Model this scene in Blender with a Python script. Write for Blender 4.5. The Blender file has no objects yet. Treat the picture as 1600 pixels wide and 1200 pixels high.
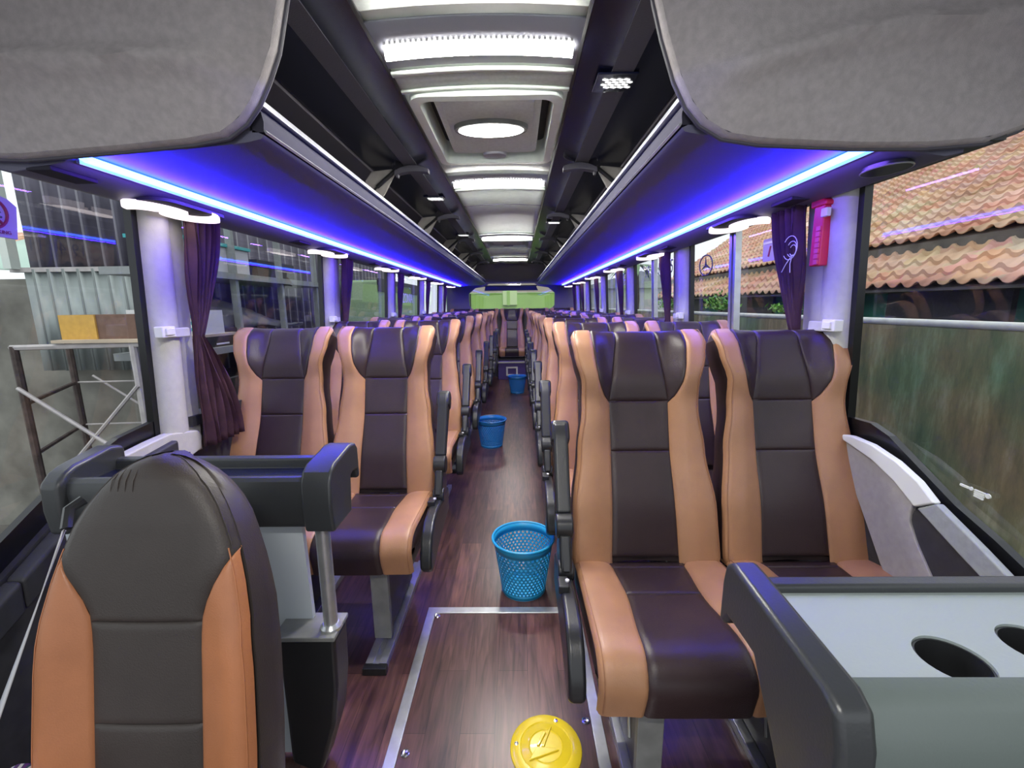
import bpy, math, random
from mathutils import Vector, Matrix
random.seed(7)
S = bpy.context.scene
COL = S.collection

# ------------------------------------------------------------ camera, world, exposure
cam = bpy.data.cameras.new('camera'); camo = bpy.data.objects.new('camera', cam); COL.objects.link(camo)
F, TH, YAW, PIT = 680.0, math.radians(.7), math.radians(.79), math.radians(10.25)
fwd = Vector((-math.sin(YAW)*math.cos(PIT), math.cos(YAW)*math.cos(PIT), -math.sin(PIT)))
rgt = Vector((math.cos(YAW), math.sin(YAW), 0)); upv = rgt.cross(fwd)
r2 = math.cos(TH)*rgt - math.sin(TH)*upv; u2 = math.sin(TH)*rgt + math.cos(TH)*upv
mm = Matrix((r2, u2, -fwd)).transposed().to_4x4(); mm.translation = Vector((.10, 0, 1.27))
camo.matrix_world = mm
cam.sensor_fit = 'HORIZONTAL'; cam.sensor_width = 36; cam.lens = F/1600*36
cam.clip_start = .02; cam.clip_end = 200
S.camera = camo

S.view_settings.view_transform = 'Standard'; S.view_settings.look = 'None'
S.view_settings.gamma = 1; S.view_settings.use_curve_mapping = False
S.view_settings.exposure = 0.25
w = bpy.data.worlds.new('overcast_sky'); S.world = w; w.use_nodes = True
bgn = w.node_tree.nodes['Background']
tc = w.node_tree.nodes.new('ShaderNodeTexCoord'); nz = w.node_tree.nodes.new('ShaderNodeTexNoise')
nz.inputs['Scale'].default_value = 2.2
rp = w.node_tree.nodes.new('ShaderNodeValToRGB')
rp.color_ramp.elements[0].color = (.78, .86, .98, 1); rp.color_ramp.elements[1].color = (1, 1, 1, 1)
w.node_tree.links.new(tc.outputs['Generated'], nz.inputs['Vector'])
w.node_tree.links.new(nz.outputs['Fac'], rp.inputs['Fac']); w.node_tree.links.new(rp.outputs['Color'], bgn.inputs['Color'])
bgn.inputs['Strength'].default_value = 1.15
su = bpy.data.lights.new('sun', 'SUN'); su.energy = .8; su.angle = math.radians(30); su.color = (1, .96, .9)
suo = bpy.data.objects.new('sun', su); COL.objects.link(suo)
suo.rotation_euler = (math.radians(28), math.radians(12), 0); suo.location = (0, 0, 12)

def area(name, loc, sx, sy, power, color, rot=(0, 0, 0)):
    l = bpy.data.lights.new(name, 'AREA'); l.shape = 'RECTANGLE'; l.size = sx; l.size_y = sy
    l.energy = power; l.color = color
    o = bpy.data.objects.new(name, l); COL.objects.link(o); o.location = loc; o.rotation_euler = rot
    return o
WHITE_LAMP = (1, .97, .90)
BLUE_UP, BLUE_DN = 150, 15

# ------------------------------------------------------------ materials
MATS = {}
def mat(name, col, rough=.6, metal=0, noise=0, scale=30, bump=0, bscale=200, emit=None, estr=0, coat=0, spec=.5, col2=None):
    if name in MATS: return MATS[name]
    m = bpy.data.materials.new(name); m.use_nodes = True; nt = m.node_tree; b = nt.nodes['Principled BSDF']
    b.inputs['Base Color'].default_value = (*col, 1); b.inputs['Roughness'].default_value = rough
    b.inputs['Metallic'].default_value = metal; b.inputs['Coat Weight'].default_value = coat
    b.inputs['Specular IOR Level'].default_value = spec
    t = nt.nodes.new('ShaderNodeTexCoord')
    if noise or col2:
        n = nt.nodes.new('ShaderNodeTexNoise'); n.inputs['Scale'].default_value = scale; n.inputs['Detail'].default_value = 5
        r = nt.nodes.new('ShaderNodeValToRGB')
        c2 = col2 if col2 else tuple(c*(1-noise) for c in col)
        r.color_ramp.elements[0].color = (*c2, 1); r.color_ramp.elements[1].color = (*[min(1, c*(1+noise*.5)) for c in col], 1)
        r.color_ramp.elements[0].position = .32; r.color_ramp.elements[1].position = .68
        nt.links.new(t.outputs['Object'], n.inputs['Vector']); nt.links.new(n.outputs['Fac'], r.inputs['Fac'])
        nt.links.new(r.outputs['Color'], b.inputs['Base Color'])
    if bump:
        n2 = nt.nodes.new('ShaderNodeTexNoise'); n2.inputs['Scale'].default_value = bscale; n2.inputs['Detail'].default_value = 3
        bp = nt.nodes.new('ShaderNodeBump'); bp.inputs['Strength'].default_value = bump; bp.inputs['Distance'].default_value = .002
        nt.links.new(t.outputs['Object'], n2.inputs['Vector']); nt.links.new(n2.outputs['Fac'], bp.inputs['Height'])
        nt.links.new(bp.outputs['Normal'], b.inputs['Normal'])
    if emit:
        b.inputs['Emission Color'].default_value = (*emit, 1); b.inputs['Emission Strength'].default_value = estr
    MATS[name] = m; return m

TAN = mat('tan_leather', (.385, .195, .10), .42, noise=.12, scale=9, bump=.25, bscale=350)
BRN = mat('brown_leather', (.036, .0215, .023), .38, spec=.4, noise=.15, scale=9, bump=.25, bscale=350)
ORG_ = mat('orange_leather', (.38, .145, .06), .4, noise=.15, scale=8, bump=.25, bscale=350)
DBRN = mat('charcoal_brown_leather', (.036, .028, .025), .5, noise=.15, scale=8, bump=.25, bscale=350)
BLK = mat('black_plastic', (.018, .019, .021), .32, bump=.1)
GBLK = mat('glossy_black_panel', (.008, .010, .030), .22, spec=.35)
TRAY = mat('dark_grey_moulded_plastic', (.035, .038, .042), .34, bump=.12)
GRYF = mat('grey_fabric_lining', (.46, .43, .44), .85, noise=.12, scale=60, bump=.5, bscale=500)
RACK = mat('rack_charcoal_fabric', (.10, .10, .125), .8, noise=.15, scale=60, bump=.4, bscale=500)
RSTR = mat('rack_grey_strip', (.075, .072, .095), .6, bump=.3)
LIP = mat('rack_lip_dark', (.035, .034, .05), .75, spec=.15)
RUND = mat('rack_underside_vinyl', (.12, .12, .18), .55, bump=.3, bscale=400)
RLIN = mat('rack_upper_lining', (.15, .14, .165), .8, bump=.4, bscale=500)
CEIL = mat('ceiling_white_panel', (.82, .90, .83), .55, noise=.05, scale=25)
CEIG = mat('ceiling_grey_band', (.66, .72, .67), .7, noise=.08, scale=80)
CEID = mat('ceiling_led_channel', (.36, .37, .43), .4)
ALU = mat('brushed_aluminium', (.55, .57, .58), .32, metal=.75, noise=.12, scale=25)
GMET = mat('grey_painted_steel', (.20, .205, .20), .5, noise=.2, scale=18)
PIL = mat('pillar_light_grey', (.52, .51, .49), .6, noise=.06, scale=40, bump=.2)
WALLD = mat('dark_wall_trim', (.035, .035, .042), .6, noise=.2)
WPAN = mat('wall_grey_vinyl', (.36, .345, .35), .7, noise=.08, scale=50, bump=.2)
SILL = mat('white_sill_plastic', (.75, .78, .78), .4)
SILG = mat('grey_sill_plastic', (.33, .36, .37), .5, noise=.1, scale=80)
FRIT = mat('black_window_frit', (.006, .006, .008), .3)
MAR = mat('maroon_curtain_cloth', (.055, .018, .03), .8, noise=.3, scale=14, bump=.4, bscale=80)
WHT = mat('white_plastic', (.75, .75, .74), .4)
BLUE = mat('blue_plastic', (.02, .33, .62), .35)
BLUEd = mat('royal_blue_plastic', (.02, .20, .58), .35)
YEL = mat('yellow_enamel', (.75, .56, .02), .28, coat=.4)
RED = mat('red_plastic', (.65, .02, .06), .35)
REDL = mat('pink_red_label', (.75, .10, .18), .5)
CHR = mat('chrome_screw', (.7, .7, .72), .2, metal=1)
CORR = mat('corrugated_zinc', (.33, .37, .37), .5, metal=.15, noise=.2, scale=3)
CORRD = mat('dark_corrugated_zinc', (.15, .14, .19), .6, metal=.1, noise=.35, scale=3)
CONC = mat('grimy_concrete', (.22, .215, .19), .9, col2=(.09, .085, .075), noise=.2, scale=2.2, bump=.6, bscale=20)
GROUND = mat('yard_ground', (.13, .12, .11), .9, noise=.4, scale=2)
RUST = mat('rusty_scaffold_steel', (.07, .05, .045), .7, noise=.5, scale=14)
PALE = mat('galvanised_tube', (.45, .42, .42), .5, noise=.2, scale=12)
PLY = mat('pale_plywood', (.55, .45, .34), .8, noise=.15, scale=6)
YBOX = mat('yellow_cardboard', (.62, .36, .07), .7, noise=.1)
BBOX = mat('brown_cardboard', (.17, .10, .075), .8, noise=.15)
TEAL = mat('teal_print', (.04, .35, .38), .6)
TARP = mat('dark_tarpaulin', (.10, .10, .13), .45, noise=.3, scale=5)
STEELP = mat('pale_green_steel', (.27, .29, .30), .6, noise=.15, scale=10)
GRNW = mat('green_painted_wall', (.02, .16, .10), .8, noise=.3, scale=3)
PIPE = mat('white_pipe', (.62, .63, .60), .5, noise=.15, scale=10)
FASC = mat('weathered_fascia', (.16, .145, .135), .85, noise=.4, scale=4)
LEAF = mat('leaf_green', (.12, .32, .04), .6, noise=.4, scale=6)
LIME = mat('lime_green_wall', (.36, .62, .16), .8, noise=.1, scale=1.5, emit=None)
LEDB = mat('blue_led_strip_light', (.2, .5, 1), .4, emit=(.10, .30, 1.0), estr=7)
LEDW = mat('white_led_light', (1, 1, 1), .4, emit=(1, .98, .93), estr=45)
LEDS = mat('warm_white_lamp_lens', (1, .95, .95), .4, emit=(1, .86, .88), estr=1.25)
STK = mat('lilac_sticker', (.42, .36, .58), .6)
STKR = mat('maroon_ink', (.25, .02, .10), .6)
INK = mat('dark_vinyl_lettering', (.10, .11, .12), .6)
PINK = mat('white_vinyl_lettering', (.72, .76, .70), .6)

def glass(name='window_glass', tint=(.93, .97, .95)):
    m = bpy.data.materials.new(name); m.use_nodes = True; nt = m.node_tree; nt.nodes.clear()
    o = nt.nodes.new('ShaderNodeOutputMaterial'); mx = nt.nodes.new('ShaderNodeMixShader')
    tr = nt.nodes.new('ShaderNodeBsdfTransparent'); tr.inputs['Color'].default_value = (*tint, 1)
    gl = nt.nodes.new('ShaderNodeBsdfGlossy'); gl.inputs['Roughness'].default_value = .0
    lw = nt.nodes.new('ShaderNodeLayerWeight'); lw.inputs['Blend'].default_value = .5
    pwn = nt.nodes.new('ShaderNodeMath'); pwn.operation = 'POWER'; pwn.inputs[1].default_value = 4.5
    fr = nt.nodes.new('ShaderNodeMath'); fr.operation = 'MULTIPLY_ADD'; fr.inputs[1].default_value = .9; fr.inputs[2].default_value = .055
    nt.links.new(lw.outputs['Facing'], pwn.inputs[0]); nt.links.new(pwn.outputs[0], fr.inputs[0])
    nt.links.new(fr.outputs[0], mx.inputs[0]); nt.links.new(tr.outputs[0], mx.inputs[1]); nt.links.new(gl.outputs[0], mx.inputs[2])
    nt.links.new(mx.outputs[0], o.inputs[0]); return m
GLS = glass()

def floor_mat():
    m = bpy.data.materials.new('dark_wood_vinyl'); m.use_nodes = True; nt = m.node_tree; b = nt.nodes['Principled BSDF']; L = nt.links.new
    t = nt.nodes.new('ShaderNodeTexCoord'); mp = nt.nodes.new('ShaderNodeMapping'); mp.inputs['Rotation'].default_value = (0, 0, math.pi/2)
    br = nt.nodes.new('ShaderNodeTexBrick'); br.inputs['Scale'].default_value = 1
    br.inputs['Brick Width'].default_value = .62; br.inputs['Row Height'].default_value = .105; br.inputs['Mortar Size'].default_value = .0009
    br.inputs['Color1'].default_value = (.13, .066, .056, 1); br.inputs['Color2'].default_value = (.065, .034, .033, 1)
    br.inputs['Mortar'].default_value = (.03, .015, .015, 1); br.offset = .37
    n = nt.nodes.new('ShaderNodeTexNoise'); n.inputs['Scale'].default_value = 5; n.inputs['Detail'].default_value = 8; n.inputs['Distortion'].default_value = .8
    mp2 = nt.nodes.new('ShaderNodeMapping'); mp2.inputs['Scale'].default_value = (11, 1, 1)
    r = nt.nodes.new('ShaderNodeValToRGB'); r.color_ramp.elements[0].color = (.45, .42, .45, 1); r.color_ramp.elements[1].color = (1.5, 1.35, 1.3, 1)
    r.color_ramp.elements[0].position = .3; r.color_ramp.elements[1].position = .72
    mx = nt.nodes.new('ShaderNodeMix'); mx.data_type = 'RGBA'; mx.blend_type = 'MULTIPLY'; mx.inputs[0].default_value = 1
    L(t.outputs['Object'], mp.inputs[0]); L(mp.outputs[0], br.inputs['Vector']); L(t.outputs['Object'], mp2.inputs[0]); L(mp2.outputs[0], n.inputs['Vector'])
    L(n.outputs['Fac'], r.inputs['Fac']); L(br.outputs['Color'], mx.inputs[6]); L(r.outputs['Color'], mx.inputs[7]); L(mx.outputs[2], b.inputs['Base Color'])
    b.inputs['Roughness'].default_value = .30; return m
FLOOR = floor_mat()

def tile_mat():
    m = bpy.data.materials.new('terracotta_tiles'); m.use_nodes = True; nt = m.node_tree; b = nt.nodes['Principled BSDF']; L = nt.links.new
    t = nt.nodes.new('ShaderNodeTexCoord')
    n = nt.nodes.new('ShaderNodeTexNoise'); n.inputs['Scale'].default_value = 1.3; n.inputs['Detail'].default_value = 8
    r = nt.nodes.new('ShaderNodeValToRGB'); e = r.color_ramp.elements
    e[0].position = .3; e[0].color = (.50, .25, .16, 1); e[1].position = .7; e[1].color = (.76, .55, .42, 1)
    x = e.new(.5); x.color = (.66, .40, .28, 1)
    v = nt.nodes.new('ShaderNodeTexVoronoi'); v.inputs['Scale'].default_value = 4
    mx = nt.nodes.new('ShaderNodeMix'); mx.data_type = 'RGBA'; mx.blend_type = 'MULTIPLY'; mx.inputs[0].default_value = .22
    L(t.outputs['Object'], n.inputs['Vector']); L(n.outputs['Fac'], r.inputs['Fac']); L(t.outputs['Object'], v.inputs['Vector'])
    L(r.outputs['Color'], mx.inputs[6]); L(v.outputs['Color'], mx.inputs[7]); L(mx.outputs[2], b.inputs['Base Color'])
    b.inputs['Roughness'].default_value = .85; return m
TILE = tile_mat()

def streak_mat():
    m = bpy.data.materials.new('mossy_stained_plaster'); m.use_nodes = True; nt = m.node_tree; b = nt.nodes['Principled BSDF']; L = nt.links.new
    t = nt.nodes.new('ShaderNodeTexCoord'); mp = nt.nodes.new('ShaderNodeMapping'); mp.inputs['Scale'].default_value = (1, 1, .22)
    n = nt.nodes.new('ShaderNodeTexNoise'); n.inputs['Scale'].default_value = 9; n.inputs['Detail'].default_value = 10; n.inputs['Roughness'].default_value = .7
    n2 = nt.nodes.new('ShaderNodeTexNoise'); n2.inputs['Scale'].default_value = 1.6; n2.inputs['Detail'].default_value = 6
    r = nt.nodes.new('ShaderNodeValToRGB'); e = r.color_ramp.elements
    e[0].position = .3; e[0].color = (.11, .12, .09, 1); e[1].position = .75; e[1].color = (.34, .37, .28, 1)
    x = e.new(.5); x.color = (.19, .19, .125, 1)
    r2_ = nt.nodes.new('ShaderNodeValToRGB'); r2_.color_ramp.elements[0].color = (.72, 1.05, .85, 1); r2_.color_ramp.elements[1].color = (1.35, 1.1, .9, 1)
    r2_.color_ramp.elements[0].position = .38; r2_.color_ramp.elements[1].position = .62
    mx = nt.nodes.new('ShaderNodeMix'); mx.data_type = 'RGBA'; mx.blend_type = 'MULTIPLY'; mx.inputs[0].default_value = 1
    L(t.outputs['Object'], mp.inputs[0]); L(mp.outputs[0], n.inputs['Vector']); L(n.outputs['Fac'], r.inputs['Fac'])
    L(t.outputs['Object'], n2.inputs['Vector']); L(n2.outputs['Fac'], r2_.inputs['Fac'])
    L(r.outputs['Color'], mx.inputs[6]); L(r2_.outputs['Color'], mx.inputs[7]); L(mx.outputs[2], b.inputs['Base Color'])
    b.inputs['Roughness'].default_value = .9; return m
STREAK = streak_mat()

# ------------------------------------------------------------ mesh helpers
ORG = {}
def lerp(a, b, t): return a+(b-a)*t
def pw(pts):
    def f(x):
        if x <= pts[0][0]: return pts[0][1]
        for (a, va), (b, vb) in zip(pts, pts[1:]):
            if x <= b:
                t = (x-a)/(b-a); t = t*t*(3-2*t); return va+(vb-va)*t
        return pts[-1][1]
    return f
def lin(pts):
    def f(x):
        if x <= pts[0][0]: return pts[0][1]
        for (a, va), (b, vb) in zip(pts, pts[1:]):
            if x <= b: return va+(vb-va)*(x-a)/(b-a)
        return pts[-1][1]
    return f

class M:
    def __init__(s): s.v = []; s.f = []
    def box(s, x0, x1, y0, y1, z0, z1):
        b = len(s.v)
        s.v += [(x, y, z) for z in (z0, z1) for y in (y0, y1) for x in (x0, x1)]
        s.f += [tuple(b+i for i in q) for q in ((0, 2, 3, 1), (4, 5, 7, 6), (0, 1, 5, 4), (2, 6, 7, 3), (0, 4, 6, 2), (1, 3, 7, 5))]; return s
    def prism(s, poly, ax, a, b2):
        n = len(poly); b = len(s.v)
        for q in (a, b2):
            for (p, r) in poly:
                s.v.append((q, p, r) if ax == 'x' else (p, q, r) if ax == 'y' else (p, r, q))
        s.f.append(tuple(b+i for i in range(n))[::-1]); s.f.append(tuple(b+n+i for i in range(n)))
        for i in range(n):
            j = (i+1) % n; s.f.append((b+i, b+j, b+n+j, b+n+i))
        return s
    def sheet(s, line, ax, a, b2, thick=None):
        return s.prism(line, ax, a, b2)
    def tube(s, pts, r, n=8, closed=False, cap=True):
        pts = [Vector(p) for p in pts]; b = len(s.v); N = len(pts); pu = None
        rr = r if isinstance(r, (list, tuple)) else [r]*N
        for i, p in enumerate(pts):
            if closed: d = pts[(i+1) % N]-pts[i-1]
            else: d = pts[min(i+1, N-1)]-pts[max(i-1, 0)]
            d.normalize()
            if pu is None: pu = d.orthogonal().normalized()
            else: pu = (pu-d*pu.dot(d)).normalized()
            q = d.cross(pu)
            for k in range(n):
                a = 2*math.pi*k/n; s.v.append(tuple(p+(pu*math.cos(a)+q*math.sin(a))*rr[i]))
        for i in range(N if closed else N-1):
            i2 = (i+1) % N
            for k in range(n):
                k2 = (k+1) % n; s.f.append((b+i*n+k, b+i*n+k2, b+i2*n+k2, b+i2*n+k))
        if cap and not closed:
            s.f.append(tuple(b+k for k in range(n))[::-1]); s.f.append(tuple(b+(N-1)*n+k for k in range(n)))
        return s
    def lathe(s, prof, c, n=32, sx=1, sy=1):
        b = len(s.v)
        for (r, z) in prof:
            for k in range(n):
                a = 2*math.pi*k/n; s.v.append((c[0]+r*sx*math.cos(a), c[1]+r*sy*math.sin(a), c[2]+z))
        for i in range(len(prof)-1):
            for k in range(n):
                k2 = (k+1) % n; s.f.append((b+i*n+k, b+i*n+k2, b+(i+1)*n+k2, b+(i+1)*n+k))
        if prof[0][0] > 1e-6: s.f.append(tuple(b+k for k in range(n))[::-1])
        if prof[-1][0] > 1e-6: s.f.append(tuple(b+(len(prof)-1)*n+k for k in range(n)))
        return s
    def grid(s, P, flip=False):
        b = len(s.v); h = len(P); wd = len(P[0])
        for row in P: s.v += [tuple(p) for p in row]
        for i in range(h-1):
            for j in range(wd-1):
                q = (b+i*wd+j, b+i*wd+j+1, b+(i+1)*wd+j+1, b+(i+1)*wd+j)
                s.f.append(q[::-1] if flip else q)
        return s
    def cylx(s, x0, x1, y, z, r, n=20):
        return s.prism([(y+r*math.cos(2*math.pi*k/n), z+r*math.sin(2*math.pi*k/n)) for k in range(n)], 'x', x0, x1)
    def rot(s, c, ang, ax='Z'):
        R = Matrix.Rotation(ang, 3, ax); c = Vector(c)
        s.v = [tuple(R @ (Vector(p)-c)+c) for p in s.v]; return s
    def mirror(s):
        s.v = [(-x, y, z) for (x, y, z) in s.v]; s.f = [f[::-1] for f in s.f]; return s
    def build(s, name, m, parent=None, bevel=0, seg=2, solid=0, smooth=True, angle=35, subd=0, off=-1):
        me = bpy.data.meshes.new(name)
        if parent is None:
            xs = [p[0] for p in s.v]; ys = [p[1] for p in s.v]; zs = [p[2] for p in s.v]
            o3 = Vector(((min(xs)+max(xs))/2, (min(ys)+max(ys))/2, min(zs)))
        else: o3 = ORG[parent.name]
        me.from_pydata([(p[0]-o3[0], p[1]-o3[1], p[2]-o3[2]) for p in s.v], [], s.f)
        me.validate()
        import bmesh
        bm = bmesh.new(); bm.from_mesh(me); bmesh.ops.recalc_face_normals(bm, faces=bm.faces); bm.to_mesh(me); bm.free()
        o = bpy.data.objects.new(name, me); COL.objects.link(o); me.materials.append(m)
        if parent is None: o.location = o3
        else: o.parent = parent
        ORG[o.name] = Vector(o3)
        if smooth:
            for p in me.polygons: p.use_smooth = True
            me.set_sharp_from_angle(angle=math.radians(angle))
        if solid:
            md = o.modifiers.new('s', 'SOLIDIFY'); md.thickness = solid; md.offset = off
        if bevel:
            md = o.modifiers.new('b', 'BEVEL'); md.width = bevel; md.segments = seg; md.limit_method = 'ANGLE'; md.angle_limit = math.radians(40)
            md.harden_normals = True
        if subd:
            md = o.modifiers.new('u', 'SUBSURF'); md.levels = subd; md.render_levels = subd
        return o

def thing(name, label, cat, loc=(0, 0, 0), group=None):
    o = bpy.data.objects.new(name, None); COL.objects.link(o); o.location = loc; o.empty_display_size = .1
    ORG[o.name] = Vector(loc); o['label'] = label; o['category'] = cat
    if group: o['group'] = group
    return o
def tag(o, label, cat, group=None, kind=None):
    o['label'] = label; o['category'] = cat
    if group: o['group'] = group
    if kind: o['kind'] = kind
    return o
def st(o): o['kind'] = 'structure'; return o
def dup(root, loc, label=None, group=None):
    def cp(o, par):
        c = o.copy(); COL.objects.link(c)
        if par: c.parent = par
        for ch in o.children: cp(ch, c)
        return c
    r = cp(root, None); r.location = loc
    if label: r['label'] = label
    if group: r['group'] = group
    return r
def rrect(x0, x1, y0, y1, r, n=4):
    out = []
    for cx, cy, a0 in ((x1-r, y1-r, 0), (x0+r, y1-r, 90), (x0+r, y0+r, 180), (x1-r, y0+r, 270)):
        for k in range(n+1):
            a = math.radians(a0+90*k/n); out.append((cx+r*math.cos(a), cy+r*math.sin(a)))
    return out
def wx(z): return 1.21-.05*z          # inner face of the side wall at height z
SIDE = (('left', -1), ('right', 1))
ORD = ['first', 'second', 'third', 'fourth', 'fifth', 'sixth', 'seventh', 'eighth', 'ninth', 'tenth']

# ------------------------------------------------------------ the coach body
st(M().box(-1.22, 1.22, -1.0, 8.6, -.06, 0).build('floor', FLOOR, bevel=0))
# hard roof over the lining
st(M().box(-1.25, 1.25, -1.1, 8.75, 2.09, 2.13).build('trim_1', mat('roof_skin', (.5, .5, .5), .6)))

def arch(x): return 1.985+.012*(1-(x/.28)**2)
def cstrip(y0, y1, dz=0, x=.28, n=12):
    m = M(); m.grid([[(-x+2*x*i/n, y, arch((-x+2*x*i/n)*.28/x)+dz) for i in range(n+1)] for y in (y0, y1)]); return m
ceil = M()
HY0, HY1, HX = 1.64, 2.33, .225
for a, b in ((-1.0, 1.62), (2.36, 5.0), (5.62, 7.7)):
    ceil.grid([[(-.285+.57*i/12, y, arch((-.285+.57*i/12))) for i in range(13)] for y in (a, b)])
for a, b in ((1.62, 2.36), (5.0, 5.62)):
    for x0, x1 in ((-.285, -.255), (.255, .285)):
        ceil.grid([[(x0+(x1-x0)*i/2, y, arch(x0+(x1-x0)*i/2)) for i in range(3)] for y in (a, b)])
st(ceil.build('ceiling', CEIL, solid=.01, off=1))
tn = 2
for (a, b, mt, dz) in ((-1.0, 1.2, CEIG, -.006), (1.475, 1.50, CEIL, -.014), (1.505, 1.59, CEIG, -.006), (1.595, 1.612, CEIL, -.012),
                       (2.37, 2.52, CEIG, -.005), (2.86, 2.90, CEIL, -.014), (3.35, 3.362, CEID, -.004), (4.55, 4.62, CEIL, -.012),
                       (5.64, 5.72, CEIL, -.014), (6.6, 6.7, CEIL, -.012)):
    st(cstrip(a, b, dz).build('trim_%d' % tn, mt, solid=.006, off=1)); tn += 1

def led_bar(y, label, power, g):
    t = thing('ceiling_light_bar', label, 'ceiling light', (0, y, 1.96), g)
    cstrip(y-.115, y+.10, -.010).build('channel', CEID, t, solid=.006, off=1)
    cstrip(y-.007, y+.008, -.014, .262).build('diffuser', LEDW, t, solid=.022, off=-1)
    m = M()
    for i in range(36):
        x = -.255+.51*i/35; z = arch(x)-.024
        m.box(x-.0035, x+.0035, y-.030, y-.024, z+.008, z+.016)
    m.build('lens_row', WHT, t)
    area('ceiling_lamp_glow', (0, y, arch(0)-.040), .46, .03, power, WHITE_LAMP)
led_bar(1.355, 'curved white led bar across the ceiling in front of the roof hatch', 13, 'ceiling led bars')
led_bar(2.70, 'curved white led bar across the ceiling just behind the front roof hatch', 13, 'ceiling led bars')
led_bar(4.80, 'curved white led bar across the ceiling before the rear roof hatch', 11, 'ceiling led bars')
led_bar(7.0, 'rearmost small white led bar across the ceiling', 9, 'ceiling led bars')
led_bar(-.35, 'added unseen led bar on the ceiling lighting the front lockers', 16, 'ceiling led bars')  # out of view, added to brighten the front lockers and ceiling

def hatch(y0, y1, label, lamp, emitter):
    yc = (y0+y1)/2
    t = thing('roof_hatch', label, 'roof hatch', (0, yc, 1.96))
    outer = rrect(-.268, .268, y0-.02, y1+.02, .05, 5); inner = rrect(-.236, .236, y0+.012, y1-.012, .04, 5)
    m = M(); n = len(outer)
    for (pl, z) in ((outer, 1.990), (outer, 1.965), (inner, 1.962), (inner, 2.07)):
        m.v += [(x, y, z+.008*(1-(x/.28)**2)) for x, y in pl]
    for k in range(3):
        for i in range(n):
            j = (i+1) % n; m.f.append((k*n+i, k*n+j, (k+1)*n+j, (k+1)*n+i))
    m.build('hatch_frame', CEIL, t)
    M().box(-.25, .25, y0, y1, 2.066, 2.075).build('recess_lining', WALLD, t)
    pl = rrect(-.198, .198, y0+.0, y1-.05, .035, 5)
    M().prism(pl, 'z', 1.998, 2.03).build('hatch_panel', CEIG, t, bevel=.008)
    pl = rrect(-.170, .170, y0+.02, y1-.085, .03, 5)
    M().prism(pl, 'z', 1.992, 1.999).build('raised_panel', CEIL if not lamp else CEIG, t, bevel=.003)
    M().lathe([(0, 0), (.055, 0), (.060, .012), (.05, .03)], (0, y1-.06, 1.982), 24, sy=.7).build('grip_recess', CEID, t)
    if lamp:
        M().lathe([(.148, 0), (.152, .008), (.152, .02)], (0, yc-.045, 1.975), 36, sy=.52).build('lamp_rim', GMET, t)
        M().lathe([(0, -.012), (.08, -.009), (.13, -.002), (.141, .004)], (0, yc-.045, 1.975), 36, sy=.5).build('lamp_lens', LEDW, t)
        area('roof_hatch_lamp', (0, yc-.045, 1.955), .2, .1, emitter, WHITE_LAMP)
hatch(HY0, HY1, 'roof hatch with glowing oval lamp between the two front light bars', True, 9)
hatch(5.02, 5.60, 'unlit grey roof hatch far back in the ceiling', False, 0)

# ------------------------------------------------------------ side walls, windows
PILL = {'left': [(1.49, 1.66), (2.88, 3.08), (4.30, 4.50), (5.70, 5.88), (7.1, 7.27)],
        'right': [(1.42, 1.62), (2.75, 2.955), (4.03, 4.24), (5.30, 5.48), (6.5, 6.68), (7.5, 7.65)]}
FRONTSILL = {'left': [(-1.0, .30), (.3, .40), (.8, .60), (.96, .69), (1.10, .775), (1.23, .825), (1.33, .865), (1.49, .885)],
             'right': [(-1.0, .2), (.3, .40), (.70, .60), (.848, .685), (.932, .725), (1.03, .764), (1.148, .829), (1.24, .88), (1.31, .90), (1.42, .895)]}
def wallpt(sd, y, z, off=0): return (sd*(wx(z)+off), y, z)
def wallpoly(poly, sd, o0, o1):
    """extrudes an outline given in (y, z) on the leaning wall, from offset o0 to o1"""
    m = M(); n = len(poly)
    for o in (o0, o1): m.v += [wallpt(sd, y, z, o) for y, z in poly]
    m.f.append(tuple(range(n))); m.f.append(tuple(range(n, 2*n))[::-1])
    for i in range(n):
        j = (i+1) % n; m.f.append((i, j, n+j, n+i))
    return m
def wquads(line_lo, line_hi, sd, o0, o1, m=None):
    """band between two polylines sharing y values"""
    m = m or M()
    for (a, b) in zip(zip(line_lo, line_hi), zip(line_lo[1:], line_hi[1:])):
        q = [a[0], b[0], b[1], a[1]]
        b0 = len(m.v)
        for o in (o0, o1): m.v += [wallpt(sd, y, z, o) for y, z in q]
        for f in ((0, 1, 2, 3), (7, 6, 5, 4), (0, 4, 5, 1), (1, 5, 6, 2), (2, 6, 7, 3), (3, 7, 4, 0)): m.f.append(tuple(b0+i for i in f))
    return m
WTOP = 1.615
wn = 1
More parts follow.
